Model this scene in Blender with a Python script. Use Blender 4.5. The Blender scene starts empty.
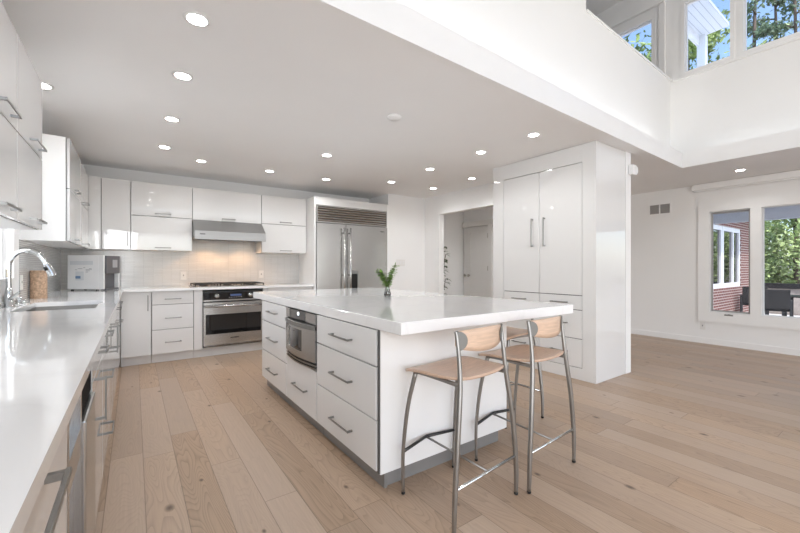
import bpy, bmesh, math, random
from mathutils import Vector, Matrix
random.seed(7)
SC = bpy.context.scene
COL = SC.collection
# ------------------------------------------------------------------ camera, sky, sun, daylight, exposure
YAW = math.atan2(266, 375)
cd = bpy.data.cameras.new('camera'); cam = bpy.data.objects.new('camera', cd); COL.objects.link(cam)
cd.sensor_width = 36; cd.lens = 375 / 800 * 36; cd.clip_start = .02; cd.clip_end = 200
cam.location = (0, 0, 1.18); cam.rotation_euler = (math.pi / 2, 0, -YAW); cd.shift_y = 0.0006
SC.camera = cam
W = bpy.data.worlds.new('sky'); SC.world = W; W.use_nodes = True
_nt = W.node_tree; _bg = _nt.nodes['Background']
_sk = _nt.nodes.new('ShaderNodeTexSky'); _sk.sky_type = 'NISHITA'; _sk.sun_disc = False
_sk.sun_elevation = math.radians(48); _sk.sun_rotation = math.radians(205); _sk.air_density = .9; _sk.dust_density = 1.6; _sk.ozone_density = 2.2
_nt.links.new(_sk.outputs[0], _bg.inputs[0]); _bg.inputs[1].default_value = 0.24
SC.view_settings.view_transform = 'Standard'; SC.view_settings.look = 'None'
SC.view_settings.gamma = 1; SC.view_settings.use_curve_mapping = False
SC.view_settings.exposure = 0.75
SC.cycles.max_bounces = 10; SC.cycles.diffuse_bounces = 6; SC.cycles.glossy_bounces = 5
SC.cycles.transparent_max_bounces = 12; SC.cycles.sample_clamp_indirect = 6
SC.cycles.use_denoising = True; SC.cycles.caustics_reflective = False; SC.cycles.caustics_refractive = False

def lamp(name, kind, loc, energy, color=(1, 1, 1), parent=None, target=None, **kw):
    l = bpy.data.lights.new(name, kind); l.energy = energy; l.color = color
    for k, v in kw.items(): setattr(l, k, v)
    o = bpy.data.objects.new(name, l); COL.objects.link(o); o.location = loc
    if target is not None:
        o.rotation_euler = (Vector(target) - Vector(loc)).to_track_quat('-Z', 'Y').to_euler()
    if parent: o.parent = parent
    return o
lamp('sun', 'SUN', (0, -10, 20), 2.4, (1, .95, .88), target=(3.4, -6.5, 10), angle=.02)
DAY = (.96, .98, 1)
lamp('daylight_front_lower', 'AREA', (1.9, -4.12, 1.35), 33, DAY, target=(1.9, 0, 1.35), shape='RECTANGLE', size=4.6, size_y=2.0)
lamp('daylight_front_upper', 'AREA', (2.4, -4.12, 3.85), 8, DAY, target=(2.4, 2, 3.2), shape='RECTANGLE', size=5.4, size_y=1.5)
lamp('daylight_front_right', 'AREA', (6.5, -4.12, 1.35), 16, DAY, target=(6.3, 2, 1.1), shape='RECTANGLE', size=1.1, size_y=2.0)

lamp('daylight_sink_window', 'AREA', (-.80, 3.43, 1.62), 3.5, DAY, target=(2.4, 3.0, .2), shape='RECTANGLE', size=.66, size_y=1.0)
lamp('added_fill_left', 'AREA', (-.66, -1.9, 1.6), 72, DAY, target=(3, .6, 1.2), shape='RECTANGLE', size=2.5, size_y=1.3)  # unseen fill lamp, added to brighten the island front

# ------------------------------------------------------------------ materials
M = {}
def nodes(name):
    m = bpy.data.materials.new(name); m.use_nodes = True
    t = m.node_tree; b = t.nodes['Principled BSDF']
    return m, t, b
def N(t, typ, **kw):
    n = t.nodes.new(typ)
    for k, v in kw.items():
        if hasattr(n, k): setattr(n, k, v)
    return n
def L(t, a, b): t.links.new(a, b)
def mth(t, op, a, b=None, c=None):
    n = t.nodes.new('ShaderNodeMath'); n.operation = op
    for i, v in enumerate((a, b, c)):
        if v is None: continue
        if isinstance(v, (int, float)): n.inputs[i].default_value = v
        else: L(t, v, n.inputs[i])
    return n.outputs[0]
def objco(t, scale=(1, 1, 1), rot=(0, 0, 0)):
    c = N(t, 'ShaderNodeTexCoord'); mp = N(t, 'ShaderNodeMapping')
    mp.inputs['Scale'].default_value = scale; mp.inputs['Rotation'].default_value = rot
    L(t, c.outputs['Object'], mp.inputs[0]); return mp.outputs[0]
def mat(name, col, rough=.5, metal=0, var=.03, scale=6, bump=0, bscale=40, stretch=(1, 1, 1), coat=0, spec=.5, rvar=0):
    m, t, b = nodes(name)
    co = objco(t, stretch)
    n = N(t, 'ShaderNodeTexNoise'); n.inputs['Scale'].default_value = scale; n.inputs['Detail'].default_value = 4
    L(t, co, n.inputs['Vector'])
    r = N(t, 'ShaderNodeValToRGB')
    r.color_ramp.elements[0].position = .3; r.color_ramp.elements[1].position = .7
    r.color_ramp.elements[0].color = (*[max(0, c * (1 - var)) for c in col], 1)
    r.color_ramp.elements[1].color = (*[min(1, c * (1 + var)) for c in col], 1)
    L(t, n.outputs[0], r.inputs[0]); L(t, r.outputs[0], b.inputs['Base Color'])
    b.inputs['Roughness'].default_value = rough; b.inputs['Metallic'].default_value = metal
    b.inputs['Specular IOR Level'].default_value = spec
    b.inputs['Coat Weight'].default_value = coat; b.inputs['Coat Roughness'].default_value = .03
    if rvar:
        L(t, mth(t, 'MULTIPLY_ADD', n.outputs[0], rvar, rough - rvar / 2), b.inputs['Roughness'])
    if bump:
        n2 = N(t, 'ShaderNodeTexNoise'); n2.inputs['Scale'].default_value = bscale; L(t, co, n2.inputs['Vector'])
        bp = N(t, 'ShaderNodeBump'); bp.inputs['Strength'].default_value = bump; bp.inputs['Distance'].default_value = .002
        L(t, n2.outputs[0], bp.inputs['Height']); L(t, bp.outputs[0], b.inputs['Normal'])
    M[name] = m; return m
def emit(name, col, s):
    m, t, b = nodes(name)
    b.inputs['Base Color'].default_value = (*col, 1); b.inputs['Emission Color'].default_value = (*col, 1); b.inputs['Emission Strength'].default_value = s
    M[name] = m
def glass(name, tint=(1, 1, 1), refl=1.0):
    m, t, b = nodes(name)
    t.nodes.remove(b); out = t.nodes['Material Output']
    tr = N(t, 'ShaderNodeBsdfTransparent'); tr.inputs[0].default_value = (*tint, 1)
    gl = N(t, 'ShaderNodeBsdfGlossy'); gl.inputs['Roughness'].default_value = .01
    fr = N(t, 'ShaderNodeFresnel'); fr.inputs[0].default_value = 1.45
    mx = N(t, 'ShaderNodeMixShader'); L(t, mth(t, 'MULTIPLY', fr.outputs[0], refl), mx.inputs[0])
    L(t, tr.outputs[0], mx.inputs[1]); L(t, gl.outputs[0], mx.inputs[2]); L(t, mx.outputs[0], out.inputs[0])
    M[name] = m

mat('wall_paint', (.85, .85, .845), .75, var=.008, scale=2, bump=.05, bscale=300)
mat('ceiling_paint', (.86, .86, .86), .85, var=.008, scale=2)
mat('trim_paint', (.85, .85, .845), .42, var=.01)
mat('white_gloss', (.75, .75, .745), .022, var=.006, scale=2, coat=.3)
mat('white_satin', (.85, .85, .845), .32, var=.006, scale=2)
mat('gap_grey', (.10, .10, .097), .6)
mat('plinth_grey', (.225, .22, .215), .32, var=.05)
mat('plinth_white', (.70, .69, .68), .4)
mat('steel', (.50, .495, .485), .27, 1, var=.02, scale=2, stretch=(1, 1, 60), rvar=.015)
mat('steel_vertical', (.50, .50, .49), .24, 1, var=.02, scale=2, stretch=(60, 60, 1), rvar=.015)
mat('hood_steel', (.40, .40, .395), .45, 1, var=.02, scale=2, stretch=(1, 1, 60))
mat('bracket_grey', (.22, .215, .205), .5, .35)
mat('handle_steel', (.30, .30, .29), .40, 1, var=.04)
mat('stool_steel', (.33, .32, .305), .42, 1, var=.05)
mat('chrome', (.62, .64, .65), .06, 1, var=.02)
mat('black_plastic', (.012, .012, .013), .3, var=.2)
mat('matte_black', (.006, .006, .006), .7, var=.2, spec=.1)
mat('black_glass', (.01, .01, .011), .03, var=.1, coat=.5)
mat('black_iron', (.02, .02, .02), .55, var=.2)
mat('dark_rubber', (.015, .015, .015), .7)
mat('beech', (.60, .42, .31), .38, var=.12, scale=9, stretch=(1, 14, 14), coat=.1)
mat('beech_back', (.64, .46, .34), .38, var=.10, scale=9, stretch=(1, 9, 16), coat=.1)
mat('grey_plastic', (.13, .13, .14), .35)
mat('white_plastic', (.80, .80, .80), .3)
mat('outlet_white', (.78, .77, .75), .35)
mat('label_grey', (.42, .43, .45), .5)
mat('label_light', (.66, .68, .70), .5)
mat('label_blue', (.16, .26, .42), .5)
mat('woven_tan', (.50, .34, .23), .7, var=.35, scale=70, bump=.4, bscale=90)
mat('soil_brown', (.10, .07, .05), .9, var=.4, scale=60)
mat('leaf_fresh', (.17, .30, .055), .45, var=.4, scale=30)
mat('leaf_dark', (.05, .08, .035), .45, var=.4, scale=30)
mat('stem_green', (.16, .22, .07), .5)
mat('bark', (.13, .10, .08), .9, var=.4, scale=10, stretch=(1, 1, .2))
mat('foliage_mid', (.21, .31, .10), .5, var=.6, scale=1.3)
mat('foliage_light', (.36, .46, .19), .5, var=.55, scale=1.3)
mat('foliage_pine', (.13, .20, .12), .5, var=.5, scale=1.3)
mat('dark_wicker', (.012, .012, .013), .7, var=.3, scale=90, bump=.4, bscale=120)
mat('dark_metal', (.05, .052, .056), .4, .6)
mat('patio_stone', (.62, .63, .65), .8, var=.08, scale=4)
mat('ground_soil', (.13, .11, .075), .95, var=.5, scale=1.5)
mat('porch_paint', (.80, .80, .82), .6)
mat('exterior_white', (.78, .80, .83), .5)
mat('vent_grey', (.36, .35, .34), .5)
mat('nickel', (.45, .42, .38), .3, 1)
mat('door_paint', (.78, .77, .75), .4, var=.01)
mat('stone_coping', (.40, .36, .33), .8, var=.2)
emit('lamp_lens', (1, .98, .95), 24)
emit('warm_lens', (1, .72, .42), 12)
emit('display_blue', (.05, .08, .18), .25)
emit('dial_white', (.9, .95, 1), 1.6)
emit('led_strip', (1, .99, .96), 2.5)
glass('window_glass', (1, 1, 1), .45); glass('vase_glass', (.93, .96, .95), 1.6); glass('cooler_glass', (.35, .33, .31), 4.0)

def quartz():
    m, t, b = nodes('quartz')
    co = objco(t, (1, .6, 1), (0, 0, .5))
    n = N(t, 'ShaderNodeTexNoise'); n.inputs['Scale'].default_value = 1.6; n.inputs['Detail'].default_value = 8; n.inputs['Distortion'].default_value = 1.2
    L(t, co, n.inputs['Vector'])
    d = mth(t, 'ABSOLUTE', mth(t, 'SUBTRACT', n.outputs[0], .5))
    vein = mth(t, 'SUBTRACT', 1, mth(t, 'SMOOTH_MIN', mth(t, 'MULTIPLY', d, 30), 1, .3)); vein.node.use_clamp = True
    mx = N(t, 'ShaderNodeMixRGB'); mx.inputs[1].default_value = (.85, .85, .85, 1); mx.inputs[2].default_value = (.70, .705, .71, 1)
    L(t, mth(t, 'MULTIPLY', vein, .22), mx.inputs[0]); L(t, mx.outputs[0], b.inputs['Base Color'])
    b.inputs['Roughness'].default_value = .07; b.inputs['Coat Weight'].default_value = .3; M['quartz'] = m
quartz()

def floor_mat():
    m, t, b = nodes('oak_floor')
    co = objco(t); sx = N(t, 'ShaderNodeSeparateXYZ'); L(t, co, sx.inputs[0])
    X, Y = sx.outputs[0], sx.outputs[1]
    PW, PL = .1635, 1.6
    u = mth(t, 'DIVIDE', mth(t, 'SUBTRACT', X, .046), PW); row = mth(t, 'FLOOR', u); fu = mth(t, 'FRACT', u)
    w1 = N(t, 'ShaderNodeTexWhiteNoise'); w1.noise_dimensions = '1D'; L(t, row, w1.inputs['W'])
    v = mth(t, 'ADD', mth(t, 'DIVIDE', Y, PL), mth(t, 'MULTIPLY', w1.outputs[0], 7.3)); idn = mth(t, 'FLOOR', v); fv = mth(t, 'FRACT', v)
    cb = N(t, 'ShaderNodeCombineXYZ'); L(t, row, cb.inputs[0]); L(t, idn, cb.inputs[1])
    w2 = N(t, 'ShaderNodeTexWhiteNoise'); w2.noise_dimensions = '3D'; L(t, cb.outputs[0], w2.inputs['Vector'])
    rnd = w2.outputs['Value']
    # grain: stretched noise and cathedral bands, shifted per board
    c2 = N(t, 'ShaderNodeCombineXYZ')
    L(t, mth(t, 'ADD', X, mth(t, 'MULTIPLY', rnd, 31)), c2.inputs[0]); L(t, mth(t, 'ADD', mth(t, 'MULTIPLY', Y, .14), mth(t, 'MULTIPLY', rnd, 17)), c2.inputs[1]); L(t, rnd, c2.inputs[2])
    wv = N(t, 'ShaderNodeTexNoise'); wv.inputs['Scale'].default_value = 6.5; wv.inputs['Detail'].default_value = 1.5; wv.inputs['Distortion'].default_value = .4
    L(t, c2.outputs[0], wv.inputs['Vector'])
    bands = mth(t, 'FRACT', mth(t, 'MULTIPLY', wv.outputs[0], 30))
    w3 = N(t, 'ShaderNodeTexWhiteNoise'); w3.noise_dimensions = '1D'; L(t, mth(t, 'MULTIPLY', rnd, 91.7), w3.inputs['W'])
    bands = mth(t, 'MULTIPLY', mth(t, 'POWER', bands, 4.0), mth(t, 'MULTIPLY_ADD', mth(t, 'POWER', w3.outputs[0], 1.1), 1.0, .15))
    c3 = N(t, 'ShaderNodeCombineXYZ')
    L(t, mth(t, 'MULTIPLY', X, 110), c3.inputs[0]); L(t, mth(t, 'MULTIPLY', Y, 3.5), c3.inputs[1]); L(t, mth(t, 'MULTIPLY', rnd, 50), c3.inputs[2])
    fine = N(t, 'ShaderNodeTexNoise'); fine.inputs['Scale'].default_value = 1; fine.inputs['Detail'].default_value = 3; L(t, c3.outputs[0], fine.inputs['Vector'])
    big = N(t, 'ShaderNodeTexNoise'); big.inputs['Scale'].default_value = 2.2; big.inputs['Detail'].default_value = 3; L(t, c2.outputs[0], big.inputs['Vector'])
    ramp = N(t, 'ShaderNodeValToRGB'); e = ramp.color_ramp.elements
    e[0].position = 0; e[0].color = (.335, .248, .182, 1); e[1].position = 1; e[1].color = (.46, .345, .256, 1)
    k = ramp.color_ramp.elements.new(.5); k.color = (.40, .297, .219, 1)
    L(t, mth(t, 'ADD', mth(t, 'MULTIPLY', rnd, .65), mth(t, 'MULTIPLY', big.outputs[0], .35)), ramp.inputs[0])
    hv = N(t, 'ShaderNodeHueSaturation'); L(t, ramp.outputs[0], hv.inputs['Color'])
    val = mth(t, 'ADD', mth(t, 'MULTIPLY', bands, -.34), mth(t, 'MULTIPLY', fine.outputs[0], .30))
    L(t, mth(t, 'ADD', val, .94), hv.inputs['Value'])
    L(t, mth(t, 'ADD', .93, mth(t, 'MULTIPLY', w3.outputs['Value'], .24)), hv.inputs['Saturation'])
    # knots
    vo = N(t, 'ShaderNodeTexVoronoi', voronoi_dimensions='2D'); vo.inputs['Scale'].default_value = 3.0
    c4 = N(t, 'ShaderNodeCombineXYZ'); L(t, X, c4.inputs[0]); L(t, mth(t, 'MULTIPLY', Y, .6), c4.inputs[1]); L(t, c4.outputs[0], vo.inputs['Vector'])
    sep = N(t, 'ShaderNodeSeparateColor'); L(t, vo.outputs['Color'], sep.inputs[0])
    rad = mth(t, 'MULTIPLY', mth(t, 'GREATER_THAN', sep.outputs[0], .42), mth(t, 'MULTIPLY_ADD', sep.outputs[1], .05, .03))
    kd = mth(t, 'DIVIDE', vo.outputs['Distance'], mth(t, 'MAXIMUM', rad, .0001))
    kn = mth(t, 'SUBTRACT', 1, mth(t, 'POWER', kd, 1.5)); kn.node.use_clamp = True
    mk = N(t, 'ShaderNodeMixRGB'); L(t, mth(t, 'MULTIPLY', kn, .92), mk.inputs[0]); L(t, hv.outputs[0], mk.inputs[1]); mk.inputs[2].default_value = (.07, .045, .03, 1)
    # seams
    ex = mth(t, 'MINIMUM', fu, mth(t, 'SUBTRACT', 1, fu)); ey = mth(t, 'MINIMUM', fv, mth(t, 'SUBTRACT', 1, fv))
    seam = mth(t, 'MAXIMUM', mth(t, 'LESS_THAN', ex, .011), mth(t, 'LESS_THAN', ey, .0011))
    ms = N(t, 'ShaderNodeMixRGB'); L(t, mth(t, 'MULTIPLY', seam, .55), ms.inputs[0]); L(t, mk.outputs[0], ms.inputs[1]); ms.inputs[2].default_value = (.09, .06, .04, 1)
    L(t, ms.outputs[0], b.inputs['Base Color'])
    L(t, mth(t, 'MULTIPLY_ADD', fine.outputs[0], .15, .33), b.inputs['Roughness'])
    bp = N(t, 'ShaderNodeBump'); bp.inputs['Strength'].default_value = .25; bp.inputs['Distance'].default_value = .002
    L(t, mth(t, 'SUBTRACT', mth(t, 'MULTIPLY', fine.outputs[0], .4), seam), bp.inputs['Height']); L(t, bp.outputs[0], b.inputs['Normal'])
    M['oak_floor'] = m
floor_mat()

def brick_mat(name, c1, c2, mortar, bw, bh, mo, rough, axis, bump=.5, off=.5):
    m, t, b = nodes(name)
    co = N(t, 'ShaderNodeTexCoord'); sx = N(t, 'ShaderNodeSeparateXYZ'); L(t, co.outputs['Object'], sx.inputs[0])
    cb = N(t, 'ShaderNodeCombineXYZ'); L(t, sx.outputs[axis], cb.inputs[0]); L(t, sx.outputs[2], cb.inputs[1])
    bt = N(t, 'ShaderNodeTexBrick'); L(t, cb.outputs[0], bt.inputs['Vector']); bt.offset = off
    bt.inputs['Color1'].default_value = (*c1, 1); bt.inputs['Color2'].default_value = (*c2, 1); bt.inputs['Mortar'].default_value = (*mortar, 1)
    bt.inputs['Scale'].default_value = 1; bt.inputs['Brick Width'].default_value = bw; bt.inputs['Row Height'].default_value = bh; bt.inputs['Mortar Size'].default_value = mo
    L(t, bt.outputs['Color'], b.inputs['Base Color']); b.inputs['Roughness'].default_value = rough
    bp = N(t, 'ShaderNodeBump'); bp.inputs['Strength'].default_value = bump; bp.inputs['Distance'].default_value = .002
    L(t, mth(t, 'SUBTRACT', 1, bt.outputs['Fac']), bp.inputs['Height']); L(t, bp.outputs[0], b.inputs['Normal'])
    M[name] = m
brick_mat('tile_x', (.72, .72, .71), (.66, .66, .65), (.46, .46, .45), .21, .0165, .0022, .12, 0)
brick_mat('tile_y', (.72, .72, .71), (.66, .66, .65), (.46, .46, .45), .21, .0165, .0022, .12, 1)
brick_mat('red_brick', (.17, .035, .022), (.12, .025, .018), (.42, .36, .33), .21, .075, .014, .85, 0)
brick_mat('beadboard', (.74, .78, .82), (.74, .78, .82), (.50, .54, .58), .09, 30, .006, .5, 1, off=0)

# ------------------------------------------------------------------ mesh helpers
def box(bm, x0, x1, y0, y1, z0, z1, bev=0, seg=1):
    x0, x1 = sorted((x0, x1)); y0, y1 = sorted((y0, y1)); z0, z1 = sorted((z0, z1))
    v = [bm.verts.new((x, y, z)) for z in (z0, z1) for y in (y0, y1) for x in (x0, x1)]
    fs = [bm.faces.new([v[i] for i in q]) for q in ((0, 2, 3, 1), (4, 5, 7, 6), (0, 1, 5, 4), (2, 6, 7, 3), (0, 4, 6, 2), (1, 3, 7, 5))]
    if bev:
        es = list({e for f in fs for e in f.edges})
        bmesh.ops.bevel(bm, geom=es, offset=bev, segments=seg, affect='EDGES', profile=.5)
    return bm
def BX(*a, **k): return box(bmesh.new(), *a, **k)
def prism(bm, pts, z0, z1):
    lo = [bm.verts.new((p[0], p[1], z0)) for p in pts]; hi = [bm.verts.new((p[0], p[1], z1)) for p in pts]
    bm.faces.new(lo[::-1]); bm.faces.new(hi); n = len(pts)
    for i in range(n): bm.faces.new((lo[i], lo[(i + 1) % n], hi[(i + 1) % n], hi[i]))
    bmesh.ops.recalc_face_normals(bm, faces=bm.faces[:]); return bm
def extrude_profile(bm, prof, a0, a1, to):
    """a closed 2D profile swept from a0 to a1; to(p, q, a) gives the 3D point"""
    A = [bm.verts.new(to(p, q, a0)) for p, q in prof]; B = [bm.verts.new(to(p, q, a1)) for p, q in prof]; n = len(prof)
    bm.faces.new(A); bm.faces.new(B[::-1])
    for i in range(n): bm.faces.new((A[i], B[i], B[(i + 1) % n], A[(i + 1) % n]))
    bmesh.ops.recalc_face_normals(bm, faces=bm.faces[:]); return bm
def smooth_path(pts, n=6):
    P = [Vector(p) for p in pts]
    if len(P) < 3: return P
    out = []
    for i in range(len(P) - 1):
        p0 = P[max(i - 1, 0)]; p1 = P[i]; p2 = P[i + 1]; p3 = P[min(i + 2, len(P) - 1)]
        for k in range(n):
            t = k / n
            out.append(.5 * ((2 * p1) + (-p0 + p2) * t + (2 * p0 - 5 * p1 + 4 * p2 - p3) * t * t + (-p0 + 3 * p1 - 3 * p2 + p3) * t ** 3))
    out.append(P[-1]); return out
def tube(bm, pts, r, seg=10, smooth=True, n=6):
    P = smooth_path(pts, n) if smooth else [Vector(p) for p in pts]
    rings = []; m = len(P); up = None
    for i, p in enumerate(P):
        d = (P[min(i + 1, m - 1)] - P[max(i - 1, 0)]).normalized()
        if up is None: up = Vector((0, 0, 1)) if abs(d.z) < .9 else Vector((1, 0, 0))
        s = d.cross(up)
        if s.length < 1e-5: s = d.cross(Vector((0, 1, 0)))
        s.normalize(); q = s.cross(d).normalized(); up = q
        rr = r(i / (m - 1)) if callable(r) else r
        rings.append([bm.verts.new(p + (s * math.cos(a) + q * math.sin(a)) * rr) for a in [2 * math.pi * k / seg for k in range(seg)]])
    for a, b in zip(rings, rings[1:]):
        for k in range(seg):
            f = bm.faces.new((a[k], a[(k + 1) % seg], b[(k + 1) % seg], b[k])); f.smooth = True
    bm.faces.new(rings[0][::-1]); bm.faces.new(rings[-1])
    return bm
def lathe(bm, prof, c=(0, 0, 0), seg=24, axis='z', cap=True):
    def pt(r, h, a):
        x, y = r * math.cos(a), r * math.sin(a)
        if axis == 'z': return (c[0] + x, c[1] + y, c[2] + h)
        if axis == 'y': return (c[0] + x, c[1] + h, c[2] + y)
        return (c[0] + h, c[1] + x, c[2] + y)
    rings = [[bm.verts.new(pt(max(r, 1e-4), h, 2 * math.pi * k / seg)) for k in range(seg)] for r, h in prof]
    for a, b in zip(rings, rings[1:]):
        for k in range(seg):
            f = bm.faces.new((a[k], a[(k + 1) % seg], b[(k + 1) % seg], b[k])); f.smooth = True
    if cap: bm.faces.new(rings[0][::-1]); bm.faces.new(rings[-1])
    bmesh.ops.recalc_face_normals(bm, faces=bm.faces[:]); return bm
def cells(bm, ps, qs, off, r0, r1, to):
    """solid made of the grid cells between ps and qs that off(i, j) does not leave out; to(p, q, r) -> xyz"""
    np_, nq = len(ps) - 1, len(qs) - 1; V = {}
    def v(i, j, r):
        k = (i, j, r)
        if k not in V: V[k] = bm.verts.new(to(ps[i], qs[j], r))
        return V[k]
    on = lambda i, j: 0 <= i < np_ and 0 <= j < nq and not off(i, j)
    for i in range(np_):
        for j in range(nq):
            if not on(i, j): continue
            bm.faces.new((v(i, j, r0), v(i + 1, j, r0), v(i + 1, j + 1, r0), v(i, j + 1, r0)))
            bm.faces.new((v(i, j, r1), v(i, j + 1, r1), v(i + 1, j + 1, r1), v(i + 1, j, r1)))
            for di, dj, a, b in ((-1, 0, (i, j), (i, j + 1)), (1, 0, (i + 1, j + 1), (i + 1, j)), (0, -1, (i + 1, j), (i, j)), (0, 1, (i, j + 1), (i + 1, j + 1))):
                if not on(i + di, j + dj): bm.faces.new((v(*a, r0), v(*b, r0), v(*b, r1), v(*a, r1)))
    bmesh.ops.recalc_face_normals(bm, faces=bm.faces[:]); return bm
def panel_holes(bm, a0, a1, z0, z1, holes, r0, r1, to):
    ps = sorted({a0, a1, *[h[0] for h in holes], *[h[1] for h in holes]}); qs = sorted({z0, z1, *[h[2] for h in holes], *[h[3] for h in holes]})
    def off(i, j):
        a, z = (ps[i] + ps[i + 1]) / 2, (qs[j] + qs[j + 1]) / 2
        return any(h[0] < a < h[1] and h[2] < z < h[3] for h in holes)
    return cells(bm, ps, qs, off, r0, r1, to)
TOX = lambda a, z, r: (r, a, z)      # wall plane x = r
TOY = lambda a, z, r: (a, r, z)      # wall plane y = r
TOZ = lambda a, b, r: (a, b, r)

def obj(name, bm, m, parent=None, smooth=False, m2=None):
    me = bpy.data.meshes.new(name); bm.to_mesh(me); bm.free()
    me.materials.append(M[m])
    if m2: me.materials.append(M[m2])
    if smooth:
        for p in me.polygons: p.use_smooth = True
    o = bpy.data.objects.new(name, me); COL.objects.link(o)
    if parent:
        off = Vector((0, 0, 0)); q = parent
        while q: off += q.location; q = q.parent
        me.transform(Matrix.Translation(-off)); o.parent = parent
    return o
def tag(o, label, cat, group=None, kind=None):
    o['label'] = label; o['category'] = cat
    if group: o['group'] = group
    if kind: o['kind'] = kind
    return o
def thing(name, label, cat, loc=(0, 0, 0), group=None):
    o = bpy.data.objects.new(name, None); COL.objects.link(o); o.location = loc; o.empty_display_size = .05
    return tag(o, label, cat, group)
def solo(name, bm, m, label, cat, group=None, smooth=False, loc=None):
    o = obj(name, bm, m, smooth=smooth)
    c = loc or [sum(v.co[i] for v in o.data.vertices) / len(o.data.vertices) for i in range(3)]
    if loc is None: c[2] = min(v.co.z for v in o.data.vertices)
    o.data.transform(Matrix.Translation(-Vector(c))); o.location = c
    return tag(o, label, cat, group)
def struct(name, bm, m, parent=None):
    o = obj(name, bm, m, parent)
    if not parent: o['kind'] = 'structure'
    return o
def copy_tree(o, parent=None):
    c = o.copy(); COL.objects.link(c)
    if parent: c.parent = parent
    for ch in list(o.children): copy_tree(ch, c)
    return c

# ------------------------------------------------------------------ the room
H = 2.457                               # kitchen ceiling
EDGE = lambda x: 1.665 + .0306 * x      # the ceiling's edge towards the tall space
EX = 5.76
struct('floor', BX(-.95, 7.3, -4.4, 6.45, -.12, 0), 'oak_floor')
struct('ceiling', prism(bmesh.new(), [(-.73, EDGE(-.73)), (EX, EDGE(EX)), (EX, -4.2), (7.2, -4.2), (7.2, 6.3), (-.73, 6.3)], H, H + .04), 'ceiling_paint')
def strip(y0, y1, x0, x1):
    return prism(bmesh.new(), [(x0, EDGE(x0) + y0), (x1, EDGE(x1) + y0), (x1, EDGE(x1) + y1), (x0, EDGE(x0) + y1)], 0, 1)
def skew(bm, x0, x1, o0, o1, z0, z1): return prism(bm, [(x0, EDGE(x0) + o0), (x1, EDGE(x1) + o0), (x1, EDGE(x1) + o1), (x0, EDGE(x0) + o1)], z0, z1)
struct('trim_1', skew(bmesh.new(), -.73, EX, -.004, .05, H - .002, 2.65), 'trim_paint')            # cove lip, long side
struct('trim_2', BX(EX - .004, EX + .05, -4.2, EDGE(EX) - .005, H - .002, 2.65), 'trim_paint')         # cove lip, short side
UX = 5.93; UZ = 5.14
bm = skew(bmesh.new(), -.73, 3.64, .18, .25, H + .04, UZ); skew(bm, 3.64, UX, .18, .25, H + .04, 3.70)
struct('wall_upper_back', bm, 'wall_paint')
struct('trim_3', skew(bmesh.new(), 3.64, UX, .165, .27, 3.70, 3.72), 'trim_paint')
WIN_UP = [(1.41, 1.85), (.82, 1.264), (.23, .674), (-.36, .084), (2.26, 2.75)]
struct('wall_upper_right', panel_holes(bmesh.new(), -4.2, 5.0, H + .04, UZ, [(a - .05, b + .05, 3.70, 4.72) for a, b in WIN_UP], UX, UX + .12, TOX), 'wall_paint')
struct('wall_upper_far', BX(2.0, UX + .12, 5.0, 5.1, H + .04, UZ), 'wall_paint')
struct('wall_upper_left', BX(1.9, 2.0, 2.05, 5.1, H + .04, UZ), 'wall_paint')
struct('ceiling_upper', BX(-.85, UX + .3, -4.3, 5.1, UZ, UZ + .12), 'ceiling_paint')
struct('wall_left', panel_holes(bmesh.new(), -4.2, 6.3, 0, UZ, [(3.05, 3.80, 1.06, 2.2), (-3.2, -.6, .9, 2.3)], -.87, -.73, TOX), 'wall_paint')  # the opening behind the camera is added for the fill lamp
struct('wall_back', BX(-.87, 4.55, 6.08, 6.2, 0, H), 'wall_paint')
struct('wall_nook', BX(3.605, 4.43, 5.44, 6.08, 0, H), 'wall_paint')
struct('wall_doorway', panel_holes(bmesh.new(), 1.935, 6.08, 0, H, [(3.35, 5.05, 0, 2.12)], 4.43, 4.55, TOX), 'wall_paint')
struct('wall_hall_back', BX(4.55, 6.3, 6.2, 6.3, 0, H), 'wall_paint')
struct('wall_hall_right', BX(6.2, 6.32, 4.3, 6.2, 0, H), 'wall_paint')
struct('wall_hall_front', BX(6.2, 7.2, 4.2, 4.3, 0, H), 'wall_paint')
RW = [(-2.1, 1.985, .45, 2.07)]
struct('wall_right', panel_holes(bmesh.new(), -4.2, 4.2, 0, H, RW, 7.2, 7.34, TOX), 'wall_paint')
FW = [(-.3, 1.8, .25, 2.3), (2.1, 4.3, .25, 2.3), (5.95, 7.05, .25, 2.3), (-.3, 2.3, 3.1, 4.6), (2.6, 5.2, 3.1, 4.6)]
struct('wall_front', panel_holes(bmesh.new(), -.87, 7.34, 0, UZ, FW, -4.32, -4.2, TOY), 'wall_paint')
struct('roof_low', BX(EX + .3, 7.34, -4.3, 6.3, H + .06, H + .2), 'exterior_white')
struct('baseboard_right', BX(7.185, 7.199, -4.2, 4.2, 0, .085), 'trim_paint')
struct('baseboard_hall', BX(4.55, 6.2, 6.185, 6.199, 0, .085), 'trim_paint')

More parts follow.
